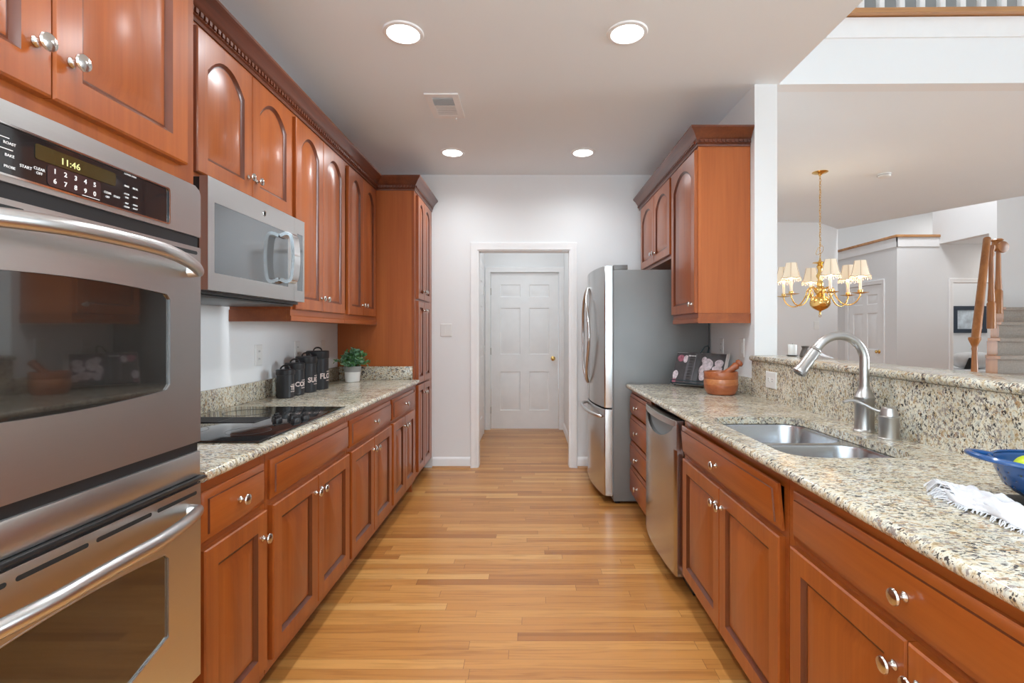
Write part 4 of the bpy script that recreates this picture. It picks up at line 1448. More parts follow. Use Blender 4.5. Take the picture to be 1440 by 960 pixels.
def canister(cx, cy, r, h, word, label):
    t = thing('canister', label, 'canister', (cx, cy, ZT), 'kitchen canisters')
    z = ZT
    hb = h * 0.80
    b = MB().lathe([(0, 0), (r - 0.004, 0), (r - 0.001, 0.004), (r - 0.001, hb), (0, hb)], (cx, cy, z + 0.0005), 40)
    bo = obj('body', b, M_BLACKMATTE, t)
    b = MB().lathe([(r + 0.0008, hb + 0.001), (r + 0.0022, hb + 0.004), (r + 0.0022, h - 0.004), (r - 0.002, h), (0, h + 0.001)], (cx, cy, z + 0.0005), 40)
    li = obj('lid', b, M_BLACKMATTE, t)
    pts = [(cx + (0.026) * math.cos(a) * 0.9, cy + 0.0 + 0.026 * math.cos(a) * 0.3, z + h + 0.001 + 0.021 * math.sin(a)) for a in [PI * k / 12 for k in range(13)]]
    obj('lid_handle', MB().tube(pts, 0.0055, 10, flat=(0.8, 1.3)), M_BLACK, li)

    def wrap(mbx, zc, a0=math.radians(6)):
        for vt in mbx.bm.verts:
            x, y, w = vt.co
            a = a0 + x / r
            rr = r + w
            vt.co = (cx + rr * math.cos(a), cy + rr * math.sin(a), zc + y)
        return mbx
    lt = MB()
    zc = z + hb * 0.43
    tw = text_mb(word, 0.042 * r / 0.06, lambda u, v, w: (u, v, w), 0, 0, w=-0.0006, bold=0.0012, sx=1.0)
    bmesh.ops.subdivide_edges(tw.bm, edges=[e for e in tw.bm.edges if e.calc_length() > 0.008], cuts=2)
    bmesh.ops.triangulate(tw.bm, faces=tw.bm.faces)
    lt.add(wrap(tw, zc))
    for dz, hw in ((0.026 * r / 0.06, 0.022), (-0.025 * r / 0.06, 0.026)):
        ln = MB()
        k = 9
        for i in range(k):
            x = -hw + 2 * hw * i / (k - 1)
            ln.box(x - hw / k * 0.7, x + hw / k * 0.7, -0.0022, 0.0022, -0.0006, 0.0002)
        lt.add(wrap(ln, zc + dz))
    obj('printed_lettering', lt, M_ROSEPRINT, bo, label='printed word ' + word)


canister(-1.398, 2.880, 0.0475, 0.162, 'TEA', 'black TEA canister, smallest and nearest of the row')
canister(-1.402, 3.005, 0.0540, 0.192, 'COFFEE', 'black COFFEE canister, second smallest in the row')
canister(-1.400, 3.155, 0.0610, 0.224, 'SUGAR', 'black SUGAR canister, second tallest in the row')
canister(-1.400, 3.325, 0.0690, 0.252, 'FLOUR', 'black FLOUR canister, tallest and nearest the potted plant')

# potted plant
px_, py_ = -1.335, 3.80
t = thing('potted_plant', 'small leafy green plant in a grey and white pot by the pantry', 'plant', (px_, py_, ZT))
z = ZT + 0.0005
b = MB().lathe([(0, 0), (0.048, 0), (0.052, 0.004), (0.060, 0.076)], (px_, py_, z), 36, close=False)
po = obj('pot', b, M_CERAMIC, t, label='white lower pot')
b = MB().lathe([(0.060, 0.076), (0.064, 0.116), (0.063, 0.118), (0.058, 0.117), (0.057, 0.100), (0, 0.100)], (px_, py_, z), 36, close=False)
obj('pot_band', b, M_GREYCER, po, label='grey upper band of the pot')
obj('soil', MB().lathe([(0, 0.1005), (0.0565, 0.1005), (0.0565, 0.106), (0, 0.110)], (px_, py_, z), 20), M_SOIL, t)
fol = MB(); stems = MB()
rp = random.Random(3)
for k in range(120):
    az = rp.uniform(0, 2 * PI); el = math.radians(rp.uniform(5, 88)); rad = rp.uniform(0.55, 1.0)
    ex, ez = 0.135 * rad * math.cos(el), 0.112 + 0.135 * rad * math.sin(el) * rp.uniform(0.85, 1.1)
    p0 = Vector((px_ + rp.uniform(-.02, .02), py_ + rp.uniform(-.02, .02), z + 0.105))
    p2 = Vector((px_ + ex * math.cos(az), py_ + ex * math.sin(az), z + ez))
    pm = (p0 + p2) / 2 + Vector((0, 0, 0.03))
    cur = [p0 * (1 - s) ** 2 + pm * 2 * s * (1 - s) + p2 * s * s for s in [i / 5 for i in range(6)]]
    stems.tube(cur, 0.0009, 4, caps=False)
    for s in range(1, 6):
        for q in range(3 if s > 3 else 2):
            p = cur[s]
            dirv = Vector((rp.uniform(-1, 1), rp.uniform(-1, 1), rp.uniform(-0.3, 1))).normalized()
            L = rp.uniform(0.018, 0.034); wd = L * 0.34
            sd = dirv.cross(Vector((rp.uniform(-1, 1), rp.uniform(-1, 1), rp.uniform(-1, 1)))).normalized()
            nn_ = dirv.cross(sd)
            fol.face([p, p + dirv * L * 0.45 + sd * wd, p + dirv * L + nn_ * 0.002, p + dirv * L * 0.45 - sd * wd], mi=rp.randint(0, 1))
obj('foliage', fol, [M_LEAF1, M_LEAF2], t, smooth=0)
obj('stems', stems, M_LEAF1, t)


def wall_plate(name, F, u, v, wd, ht, label, cat, kind='outlet', gangs=1):
    p = F(u, v, 0)
    t = thing(name, label, cat, p, 'wall plates')
    b = MB()
    lps = []
    for ins, w in ((0, 0.0004), (0, 0.003), (0.004, 0.006)):
        lps.append([F(a, c, w) for a, c in ((u - wd / 2 + ins, v - ht / 2 + ins), (u + wd / 2 - ins, v - ht / 2 + ins), (u + wd / 2 - ins, v + ht / 2 - ins), (u - wd / 2 + ins, v + ht / 2 - ins))])
    b.loops(lps)
    obj('cover_plate', b, M_WPLASTIC, t)
    for g in range(gangs):
        uc = u + (g - (gangs - 1) / 2) * 0.046
        if kind == 'outlet':
            hor = wd > ht
            for s in (-1, 1):
                a, c = (uc + s * 0.021, v) if hor else (uc, v + s * 0.021)
                o = obj('receptacle', MB().prism(F, rrect(a - 0.015, a + 0.015, c - 0.0145, c + 0.0145, 0.006, 4), 0.004, 0.0075), M_WPLASTIC, t)
                sb = MB()
                for d in (-0.006, 0.006):
                    if hor:
                        sb.prism(F, [(a - 0.005, c + d - 0.0012), (a + 0.005, c + d - 0.0012), (a + 0.005, c + d + 0.0012), (a - 0.005, c + d + 0.0012)], 0.006, 0.0078)
                    else:
                        sb.prism(F, [(a + d - 0.0012, c - 0.005), (a + d + 0.0012, c - 0.005), (a + d + 0.0012, c + 0.005), (a + d - 0.0012, c + 0.005)], 0.006, 0.0078)
                obj('slot', sb, M_DARK, o)
        else:
            o = obj('rocker', MB().prism(F, rrect(uc - 0.0165, uc + 0.0165, v - 0.033, v + 0.033, 0.003, 3), 0.004, 0.0078), M_WPLASTIC, t)
    return t


FWL, FWR, FWB = FL(XL), FR(XR), FB(YB)
wall_plate('power_outlet', FWL, 2.816, 1.140, 0.073, 0.118, 'white power outlet on the left wall above the cooktop, nearer than the canisters', 'outlet')
wall_plate('power_outlet', FWL, 3.285, 1.150, 0.073, 0.118, 'white wall plate on the left wall just above the two middle canisters', 'outlet')
wall_plate('light_switch', FWL, 3.70, 1.150, 0.073, 0.118, 'white wall plate between the tallest canister and the plant', 'switch', kind='switch')
wall_plate('light_switch', FWB, -0.773, 1.288, 0.108, 0.120, 'white double light switch on the back wall left of the doorway', 'switch', kind='switch', gangs=2)
wall_plate('power_outlet', FWR, 3.49, 1.165, 0.073, 0.118, 'white outlet on the right wall behind the cookbook', 'outlet')
wall_plate('light_switch', FWR, 3.16, 1.170, 0.073, 0.118, 'white switch plate on the right wall above the mortar', 'switch', kind='switch')
wall_plate('power_outlet', FR(1.325), 2.735, 1.007, 0.118, 0.092, 'white outlet set sideways in the granite splash behind the sink', 'outlet')
wall_plate('light_switch', FR(0.458), 5.92, 1.41, 0.073, 0.118, 'white switch on the right wall of the back hall', 'switch', kind='switch')

# ================================================================== SMALL THINGS, RIGHT COUNTER
mx_, my_ = 1.165, 3.04
t = thing('mortar', 'reddish wooden mortar bowl on the granite beside the open cookbook', 'mortar', (mx_, my_, ZT))
z = ZT + 0.0005
PM = [(0, 0), (0.072, 0), (0.080, 0.004), (0.094, 0.030), (0.0985, 0.056), (0.0975, 0.060), (0.0985, 0.064), (0.098, 0.090), (0.096, 0.094), (0.0985, 0.098), (0.098, 0.132), (0.095, 0.138), (0.088, 0.136), (0.082, 0.090), (0.060, 0.040), (0, 0.030)]
b = MB()
b.lathe(PM[:6], (mx_, my_, z), 48, close=False)
b.lathe(PM[5:9], (mx_, my_, z), 48, close=False, mi=1)
b.lathe(PM[8:], (mx_, my_, z), 48, close=False)
obj('bowl', b, [M_TERRA, wood('lighter_turned_wood', (0.34, 0.105, 0.035), (0.47, 0.16, 0.055), (0.58, 0.24, 0.09), 'X', rough=0.3)], t)
pst = MB()
pa = Vector((mx_ - 0.01, my_ + 0.01, z + 0.085)); pb = Vector((mx_ + 0.128, my_ + 0.012, z + 0.196))
dv = pb - pa
prof_t = [0.0, 0.02, 0.08, 0.18, 0.3, 0.55, 0.7, 0.78, 0.83, 0.90, 0.97, 1.0]
prof_r = [0.005, 0.022, 0.030, 0.030, 0.024, 0.019, 0.021, 0.024, 0.017, 0.025, 0.021, 0.006]
pst.tube([pa + dv * s for s in prof_t], prof_r, 20)
tag(obj('pestle', pst, M_TERRA, loc=pa, smooth=60), 'reddish wooden pestle leaning out of the mortar', 'pestle')

# cookbook on a wire stand
bx_, by_ = 1.128, 3.39
Mb = Matrix.Translation((bx_, by_, ZT + 0.012)) @ Matrix.Rotation(math.radians(-47), 4, 'Z') @ Matrix.Rotation(math.radians(-24), 4, 'X')
t = thing('book_stand', 'teal-black wire easel holding the open cookbook', 'book stand', (bx_, by_, ZT))


def TP(p):
    return Mb @ Vector(p)


rr = 0.0035
b = MB()
b.tube([TP((-0.165, -0.045, 0.005)), TP((-0.165, -0.045, -0.002)), TP((-0.165, 0.012, -0.002)), TP((-0.06, 0.012, 0.16)), TP((-0.03, 0.012, 0.235)), TP((0.0, 0.012, 0.292)), TP((0.02, 0.012, 0.30)), TP((0.03, 0.012, 0.287)), TP((0.03, 0.012, 0.235)), TP((0.06, 0.012, 0.16)), TP((0.165, 0.012, -0.002)), TP((0.165, -0.045, -0.002)), TP((0.165, -0.045, 0.005))], rr, 8)
b.tube([TP((-0.165, -0.045, -0.002)), TP((0.165, -0.045, -0.002))], rr, 8)
b.tube([TP((-0.165, -0.045, 0.018)), TP((0.165, -0.045, 0.018))], rr * 0.8, 8)
b.tube([TP((-0.165, -0.045, 0.018)), TP((-0.165, -0.045, -0.002))], rr, 8)
b.tube([TP((0.165, -0.045, 0.018)), TP((0.165, -0.045, -0.002))], rr, 8)
obj('wire_frame', b, M_TEAL, t)
b = MB()
top = TP((0.0, 0.014, 0.22))
b.tube([top, (bx_ + 0.115, by_ + 0.115, ZT + 0.004)], rr, 8)
obj('rear_leg', b, M_TEAL, t)

bk = thing('cookbook', 'open cookbook with garlic photographs leaning on the wire stand', 'book', (bx_, by_, ZT))
BW, BH = 0.188, 0.232


def page_pts(sg, n=10, off=0.0):
    """curved page profile from spine outwards"""
    out = []
    for k in range(n + 1):
        s = k / n
        out.append((sg * BW * s, -0.004 - 0.020 * math.sin(min(1, s * 1.7) * PI) * (1 - s) - off))
    return out


cvm = MB()
cvm.loops([[TP(p) for p in ((-BW - 0.004, 0.002, zz), (BW + 0.004, 0.002, zz), (BW + 0.004, 0.006, zz), (-BW - 0.004, 0.006, zz))] for zz in (0.004, BH + 0.008)])
obj('cover', cvm, M_PAGEW, bk, label='pale book cover')
for sg, mt, nm in ((-1, M_PAGE, 'left_page'), (1, M_PAGE, 'right_page')):
    pr = page_pts(sg)
    m_ = MB()
    m_.loops([[TP((u, w, zz)) for u, w in pr] + [TP((u, 0.0015, zz)) for u, w in reversed(pr)] for zz in (0.006, BH + 0.004)])
    pg = obj(nm, m_, mt, bk, label='dark printed page')

    def blob(u, v, ru, rv, mat_, nm2, lab):
        q = MB()
        ring = []
        s = abs(u) / BW
        wv = -0.004 - 0.020 * math.sin(min(1, s * 1.7) * PI) * (1 - s)
        lp0 = []
        for lv, sc_ in ((-0.0004, 1.0), (-0.0016, 0.9), (-0.0022, 0.55)):
            lp = []
            for k in range(18):
                a = 2 * PI * k / 18
                uu = u + ru * sc_ * math.cos(a) * (1 + 0.08 * math.sin(3 * a)); vv = v + rv * sc_ * math.sin(a)
                s_ = min(1, abs(uu) / BW)
                ww = -0.004 - 0.020 * math.sin(min(1, s_ * 1.7) * PI) * (1 - s_)
                lp.append(TP((uu, ww + lv, vv)))
            lp0.append(lp)
        q.loops(lp0)
        obj(nm2, q, mat_, pg, label=lab)
    if sg < 0:
        blob(-0.150, 0.195, 0.026, 0.026, M_GARLICR, 'printed_picture', 'printed red garlic bulb')
        blob(-0.112, 0.190, 0.020, 0.028, M_GARLIC, 'printed_picture', 'printed pale garlic bulb')
        blob(-0.168, 0.070, 0.020, 0.034, M_GARLIC, 'printed_picture', 'printed pale garlic bulb')
        blob(-0.168, 0.025, 0.016, 0.020, M_GARLICR, 'printed_picture', 'printed red garlic bulb')
        g = MB()
        g.loops([[TP((u, -0.004 - 0.020 * math.sin(min(1, abs(u) / BW * 1.7) * PI) * (1 - abs(u) / BW) - o_, v)) for u, v in ((-0.094, 0.02), (-0.025, 0.02), (-0.025, 0.225), (-0.094, 0.225))] for o_ in (-0.004, 0.0035)])
        obj('text_column', g, plain('grey_printed_column', (0.115, 0.11, 0.12), 0.5), pg, label='grey text column')
        g = MB()
        for i in range(8):
            v = 0.19 - i * 0.021
            u1_ = -0.035 - 0.008 * (i % 3)
            u0_ = -0.086
            um = -0.06
            w_ = -0.004 - 0.020 * math.sin(min(1, 0.06 / BW * 1.7) * PI) * (1 - 0.06 / BW)
            g.box(u0_, u1_, w_ - 0.0058, w_ - 0.0035, v - 0.0012, v + 0.0012, M=Mb)
        obj('text_lines', g, M_PAGEG, pg, label='fine printed text lines')
        g = MB()
        w_ = -0.004 - 0.020 * math.sin(min(1, 0.06 / BW * 1.7) * PI) * (1 - 0.06 / BW)
        for u_, L_ in ((-0.085, 0.02), (-0.060, 0.012), (-0.044, 0.014)):
            g.box(u_, u_ + L_, w_ - 0.0058, w_ - 0.0035, 0.205, 0.211, M=Mb)
        obj('heading', g, M_PRINT, pg, label='white printed heading')
    else:
        for (u, v, a_, c_) in ((0.030, 0.185, 0.020, 0.022), (0.060, 0.150, 0.036, 0.045), (0.135, 0.165, 0.030, 0.030), (0.128, 0.125, 0.034, 0.026), (0.024, 0.110, 0.022, 0.035), (0.100, 0.075, 0.046, 0.030), (0.040, 0.065, 0.026, 0.030), (0.150, 0.060, 0.028, 0.026)):
            blob(u, v, a_, c_, M_GARLIC, 'printed_picture', 'printed pink and white garlic bulb')
pe = MB()
for k in range(5):
    o_ = 0.004 + k * 0.006
    pe.loops([[TP((BW - 0.012 + k * 0.004, -0.006 - o_ * 0.6, zz)), TP((BW + 0.016 + k * 0.002, -0.014 - o_, zz)), TP((BW + 0.0165 + k * 0.002, -0.0135 - o_, zz)), TP((BW - 0.0115 + k * 0.004, -0.0050 - o_ * 0.6, zz))] for zz in (0.012, BH)])
obj('loose_pages', pe, M_PAGEW, bk, label='white fanned page edges')

# colander with fruit
cx_, cy_ = 1.146, 1.082
t = thing('colander', 'blue colander with looped handle at the right edge of the granite counter', 'colander', (cx_, cy_, ZT))
ZC = ZT + 0.0065
prof_c = [(0.045, 0.0), (0.050, 0.004), (0.062, 0.012), (0.078, 0.024), (0.090, 0.038), (0.095, 0.052), (0.101, 0.068), (0.105, 0.084), (0.108, 0.098), (0.113, 0.104)]
prof_c = [(r_, z_ * 0.82) for r_, z_ in prof_c]
seg = 120
b = bmesh.new()
fine = []
for i in range(len(prof_c) - 1):
    for s in range(4):
        a_ = s / 4
        fine.append((prof_c[i][0] * (1 - a_) + prof_c[i + 1][0] * a_, prof_c[i][1] * (1 - a_) + prof_c[i + 1][1] * a_))
fine.append(prof_c[-1])
rings = [[b.verts.new((cx_ + r_ * math.cos(2 * PI * k / seg), cy_ + r_ * math.sin(2 * PI * k / seg), ZC + z_)) for k in range(seg)] for r_, z_ in fine]
for i in range(len(fine) - 1):
    for k in range(seg):
        hole = 6 <= i < 31 and i % 5 == 1 and (k + (2 if (i // 5) % 2 else 0)) % 5 == 0
        if not hole:
            b.faces.new((rings[i][k], rings[i][(k + 1) % seg], rings[i + 1][(k + 1) % seg], rings[i + 1][k]))
b.faces.new(rings[0])
mbx = MB(); mbx.bm.free(); mbx.bm = b
co = obj('bowl', mbx, M_BLUE, t, smooth=50)
sol = co.modifiers.new('thickness', 'SOLIDIFY'); sol.thickness = 0.0018; sol.offset = 1
obj('rim', MB().tube([(cx_ + 0.113 * math.cos(2 * PI * k / 48), cy_ + 0.113 * math.sin(2 * PI * k / 48), ZC + 0.0863) for k in range(48)], 0.0035, 8, closed=True), M_BLUE, t)
for sg in (-1, 1):
    ax = Vector((0.97 * sg, -0.24 * sg, 0)).normalized()
    sd = Vector((-ax.y, ax.x, 0))
    base = Vector((cx_, cy_, ZC + 0.0853))
    up_ = Vector((0, 0, 1))
    ctrl = [base + ax * 0.090 + sd * 0.062, base + ax * 0.122 + sd * 0.056 + up_ * 0.006, base + ax * 0.150 + sd * 0.036 + up_ * 0.010, base + ax * 0.161 + up_ * 0.012, base + ax * 0.150 - sd * 0.036 + up_ * 0.010, base + ax * 0.122 - sd * 0.056 + up_ * 0.006, base + ax * 0.090 - sd * 0.062]
    obj('handle', MB().tube(catmull(ctrl, 6), 0.0062, 10), M_BLUE, t)
obj('foot_ring', MB().lathe([(0.042, 0), (0.048, 0), (0.048, 0.004), (0.042, 0.004)], (cx_, cy_, ZT + 0.0032), 40, close=False), M_BLUE, t)


def apple(x, y, z, r, label):
    t = thing('apple', label, 'fruit', (x, y, z - r), 'green apples')
    pr = []
    for k in range(17):
        a = -PI / 2 + PI * k / 16
        rr_ = r * math.cos(a) * (1.0 + 0.05 * math.sin(a))
        zz = r * 0.93 * math.sin(a)
        if k > 12:
            zz -= r * 0.16 * ((k - 12) / 4) ** 2
        pr.append((max(rr_, 0.0), zz))
    obj('flesh', MB().lathe(pr, (x, y, z), 28), M_LIME, t)
    obj('stem', MB().tube([(x, y, z + r * 0.74), (x + 0.002, y, z + r * 0.9), (x + 0.006, y + 0.002, z + r * 1.08)], 0.0014, 6), M_SOIL, t)


apple(cx_ - 0.050, cy_ + 0.004, ZC + 0.069, 0.036, 'yellow-green apple showing above the rim of the blue colander, leftmost')
apple(cx_ + 0.034, cy_ + 0.010, ZC + 0.058, 0.036, 'yellow-green apple on the right inside the blue colander')

b = MB()
b.box(1.035, 1.29, 0.86, 1.150, ZT + 0.0005, ZT + 0.003, 0.001)
tag(obj('trivet_mat', b, M_MAT), 'black textured mat under the blue colander', 'mat')

# towel
nx, ny = 70, 50
b = bmesh.new()
rt = random.Random(11)
grid = []
for i in range(nx + 1):
    row = []
    for j in range(ny + 1):
        s, q = i / nx, j / ny
        # s runs from the fringe (far left) toward the right edge of the photo
        p = Vector((0.965, 1.150, 0)).lerp(Vector((0.985, 0.780, 0)), s)
        wdt = 0.150 + 0.02 * math.sin(s * 5)
        across = Vector((0.62, 0.78, 0))
        p = p + across * (q - 0.5) * wdt
        p += Vector((0.012 * math.sin(q * 9 + 1) * (1 - s), 0.022 * math.sin(q * 11 + 0.5) * (1 - s) + 0.010 * math.sin(q * 13), 0))
        p += across * 0.012 * math.sin(s * 22) * (2 * q - 1)
        h = 0.0030 + 0.015 * max(0, math.sin(q * 14.0 + s * 4.0 + 1.3 * math.sin(s * 11))) ** 1.3 * (0.3 + 0.7 * min(1, s * 3)) + 0.009 * max(0, math.sin(s * 24 + q * 6 + 2.0 * math.sin(q * 8))) ** 2 + 0.005 * max(0, math.sin(q * 27 - s * 15))
        h += 0.003 * math.sin(s * 61 + 3 * math.sin(q * 17)) * math.sin(q * 43 + 2 * math.sin(s * 13)) + 0.003
        h *= 1 - 0.75 * abs(2 * q - 1) ** 6
        row.append(b.verts.new((p.x, p.y, ZT + 0.003 + h)))
    grid.append(row)
for i in range(nx):
    for j in range(ny):
        b.faces.new((grid[i][j], grid[i + 1][j], grid[i + 1][j + 1], grid[i][j + 1]))
edge_pts = [grid[0][j].co.copy() for j in range(0, ny + 1, 1)]
side_pts = [grid[i][0].co.copy() for i in range(0, nx + 1)]
mbx = MB(); mbx.bm.free(); mbx.bm = b
t = thing('towel', 'crumpled white fringed kitchen towel in front of the blue colander', 'towel', (0.95, 1.0, ZT))
o = obj('cloth', mbx, M_CLOTH, t, smooth=80)
sol = o.modifiers.new('thickness', 'SOLIDIFY'); sol.thickness = 0.0022; sol.offset = 1
fr_ = MB()
for p in edge_pts:
    for _k in range(3):
      d = Vector((rt.uniform(-0.022, 0.006), rt.uniform(0.010, 0.034), 0))
      fr_.tube([p, p + d * 0.5 + Vector((0, 0, 0.001)), Vector((p.x + d.x, p.y + d.y, ZT + 0.002))], 0.0011, 5)
for p in side_pts:
    for _k in range(2):
        d = Vector((rt.uniform(-0.016, -0.004), rt.uniform(-0.012, 0.010), 0))
        fr_.tube([p, p + d * 0.5, Vector((p.x + d.x, p.y + d.y, ZT + 0.002))], 0.0010, 5)
fo = obj('fringe', fr_, M_CLOTH, t)
fo['kind'] = 'stuff'

# things on the bar ledge
ZL = 1.1315
t = thing('candle', 'white pillar candle on a dark dish on the bar ledge beside the column', 'candle', (1.525, 2.90, ZL))
obj('dish', MB().lathe([(0, 0), (0.024, 0), (0.032, 0.003), (0.032, 0.005), (0, 0.005)], (1.525, 2.90, ZL), 28), M_BLACKMATTE, t, label='dark round dish')
w = obj('wax', MB().lathe([(0, 0.0052), (0.0225, 0.0052), (0.0235, 0.008), (0.0235, 0.064), (0.021, 0.066), (0, 0.064)], (1.525, 2.90, ZL), 28), M_CERAMIC, t)
obj('wick', MB().tube([(1.525, 2.90, ZL + 0.063), (1.526, 2.90, ZL + 0.072)], 0.0008, 6), M_DARK, w)
vs = MB().lathe([(0, 0), (0.026, 0), (0.030, 0.006), (0.022, 0.03), (0.016, 0.045), (0.018, 0.056), (0.022, 0.060), (0.019, 0.058), (0.013, 0.046), (0, 0.04)], (1.525, 2.765, ZL), 28)
tag(obj('vase', vs, plain('dark_pewter', (0.10, 0.085, 0.075), 0.4), loc=(1.525, 2.765, ZL)), 'small dark flared vase on the bar ledge behind the faucet spout', 'vase')
dsh = MB()
pts = [(1.50, 2.66, ZL + 0.006), (1.515, 2.62, ZL + 0.024), (1.53, 2.585, ZL + 0.012), (1.535, 2.54, ZL + 0.007)]
dsh.tube(catmull(pts, 6), [0.006 + 0.004 * math.sin(i / 18 * PI) for i in range(19)], 10, flat=(0.6, 2.2))
tag(obj('napkin', dsh, M_CLOTH, loc=(1.515, 2.60, ZL)), 'small folded white napkin on the bar ledge right of the faucet spout', 'napkin')

# ================================================================== CHANDELIER
hx, hy = 2.685, 4.62
t = thing('chandelier', 'brass six-arm chandelier with small fringed cream shades hanging in the dining room', 'chandelier', (hx, hy, CZ))
obj('canopy', MB().lathe([(0, 0), (0.066, 0), (0.067, -0.004), (0.055, -0.010), (0.025, -0.016), (0.014, -0.024), (0.010, -0.035), (0, -0.036)], (hx, hy, CZ), 36), M_BRASS, t)
ch = MB()
zz = CZ - 0.036
k = 0
while zz > 1.955:
    pts = []
    for q in range(12):
        a = 2 * PI * q / 12
        lx, lz = 0.0075 * math.cos(a), 0.015 * math.sin(a)
        if k % 2:
            pts.append((hx + lx, hy, zz - 0.015 + lz))
        else:
            pts.append((hx, hy + lx, zz - 0.015 + lz))
    ch.tube(pts, 0.0019, 6, closed=True)
    zz -= 0.0245; k += 1
ch.tube([(hx + 0.008 * math.sin(s * 2.2), hy + 0.008 * math.cos(s * 2.2), CZ - 0.04 - s * 0.0392) for s in range(20)], 0.0022, 6)
ch.tube(catmull([(hx, hy, 2.08), (hx + 0.03, hy, 2.05), (hx + 0.015, hy, 2.00), (hx - 0.03, hy + 0.01, 1.985), (hx - 0.02, hy, 2.04), (hx + 0.01, hy - 0.01, 2.06)], 5), 0.0022, 6)
obj('chain', ch, M_BRASS, t)
colp = [(0, 1.475), (0.004, 1.440), (0.009, 1.432), (0.010, 1.450), (0.006, 1.458), (0.014, 1.466), (0.030, 1.472), (0.062, 1.490), (0.082, 1.515), (0.087, 1.540), (0.080, 1.568), (0.060, 1.592), (0.034, 1.606), (0.026, 1.612), (0.034, 1.622), (0.048, 1.640), (0.052, 1.660), (0.044, 1.675), (0.026, 1.690), (0.030, 1.710), (0.022, 1.735), (0.018, 1.755), (0.030, 1.775), (0.034, 1.790), (0.022, 1.812), (0.017, 1.840), (0.026, 1.862), (0.030, 1.875), (0.018, 1.890), (0.030, 1.902), (0.062, 1.906), (0.060, 1.912), (0.016, 1.918), (0.008, 1.935), (0.006, 1.955), (0, 1.957)]
obj('column', MB().lathe(colp, (hx, hy, 0), 36, close=False), M_BRASS, t, smooth=50)
obj('finial_ring', MB().tube([(hx + 0.011 * math.cos(2 * PI * q / 16), hy, 1.420 + 0.011 * math.sin(2 * PI * q / 16)) for q in range(16)], 0.0025, 6, closed=True), M_BRASS, t)
for kk in range(6):
    a = math.radians(14 + 60 * kk)
    ca, sa = math.cos(a), math.sin(a)
    RP = lambda r_, z_: (hx + 0.93 * r_ * ca, hy + 0.93 * r_ * sa, z_)
    pts = catmull([RP(0.045, 1.66), RP(0.085, 1.685), RP(0.118, 1.655), RP(0.135, 1.60), RP(0.18, 1.535), RP(0.245, 1.510), RP(0.305, 1.535), RP(0.335, 1.580), RP(0.340, 1.605)], 6)
    arm = obj('arm', MB().tube(pts, 0.0058, 8), M_BRASS, t, smooth=60)
    sc_ = catmull([RP(0.125, 1.625), RP(0.10, 1.60), RP(0.085, 1.63), RP(0.10, 1.655), RP(0.112, 1.64)], 5)
    obj('scroll', MB().tube(sc_, 0.004, 6), M_BRASS, arm)
    c = RP(0.340, 0)
    obj('drip_pan', MB().lathe([(0, 1.604), (0.012, 1.604), (0.030, 1.606), (0.066, 1.614), (0.067, 1.616), (0.030, 1.611), (0.018, 1.614), (0.021, 1.630), (0.019, 1.640), (0, 1.640)], c, 28), M_BRASS, arm, smooth=50)
    obj('candle_sleeve', MB().lathe([(0, 1.640), (0.0125, 1.640), (0.0125, 1.735), (0, 1.735)], c, 18), M_CANDLE, arm)
    obj('bulb', MB().lathe([(0, 1.736), (0.008, 1.738), (0.016, 1.760), (0.015, 1.775), (0.006, 1.800), (0, 1.808)], c, 16), M_BULB, arm)
    sh = MB()
    pr_o = [(0.081, 1.757), (0.069, 1.790), (0.055, 1.850), (0.046, 1.895)]
    lps = []
    for r_, z_ in pr_o + [(r_ - 0.0015, z_) for r_, z_ in reversed(pr_o)]:
        lps.append([(c[0] + r_ * (1 + 0.03 * math.cos(6 * 2 * PI * q / 48)) * math.cos(2 * PI * q / 48), c[1] + r_ * (1 + 0.03 * math.cos(6 * 2 * PI * q / 48)) * math.sin(2 * PI * q / 48), z_ + (0.007 * abs(math.cos(3 * 2 * PI * q / 48)) - 0.005 if z_ < 1.77 else 0)) for q in range(48)])
    sh.loops(lps, cap0=False, cap1=False)
    so = obj('lamp_shade', sh, M_SHADE, arm, smooth=60, label='lit cream fabric shade')
    tr = MB()
    tr.tube([(c[0] + 0.0815 * (1 + 0.03 * math.cos(6 * 2 * PI * q / 48)) * math.cos(2 * PI * q / 48), c[1] + 0.0815 * (1 + 0.03 * math.cos(6 * 2 * PI * q / 48)) * math.sin(2 * PI * q / 48), 1.757 + 0.007 * abs(math.cos(3 * 2 * PI * q / 48)) - 0.005) for q in range(48)], 0.0028, 6, closed=True)
    for q in range(6):
        an = 2 * PI * q / 6
        tr.tube([(c[0] + r_ * 1.035 * math.cos(an), c[1] + r_ * 1.035 * math.sin(an), z_) for r_, z_ in pr_o], 0.0016, 5)
    obj('braid', tr, M_SHTRIM, so, label='beige braid trim')
    bd = MB()
    for q in range(26):
        an = 2 * PI * q / 26
        L_ = 0.018 + 0.008 * (q % 2)
        x_, y_ = c[0] + 0.081 * math.cos(an), c[1] + 0.081 * math.sin(an)
        bd.tube([(x_, y_, 1.755), (x_, y_, 1.755 - L_)], [0.0012, 0.0035], 6)
    fo = obj('bead_fringe', bd, M_CANDLE, so, label='hanging bead fringe')
    l = bpy.data.lights.new('chandelier_bulb', 'POINT')
    l.energy = 1.7; l.color = (1.0, 0.78, 0.52); l.shadow_soft_size = 0.02
    o = bpy.data.objects.new('chandelier_bulb', l); COL.objects.link(o)
    o.location = (c[0], c[1], 1.80)
b = MB().lathe([(0, 0), (0.055, 0), (0.057, -0.006), (0.050, -0.026), (0.040, -0.032), (0, -0.033)], (3.32, 4.68, CZ), 32)
b2 = thing('smoke_detector', 'round white smoke detector on the dining ceiling right of the chandelier canopy', 'smoke detector', (3.32, 4.68, CZ))
obj('housing', b, M_WPLASTIC, b2)
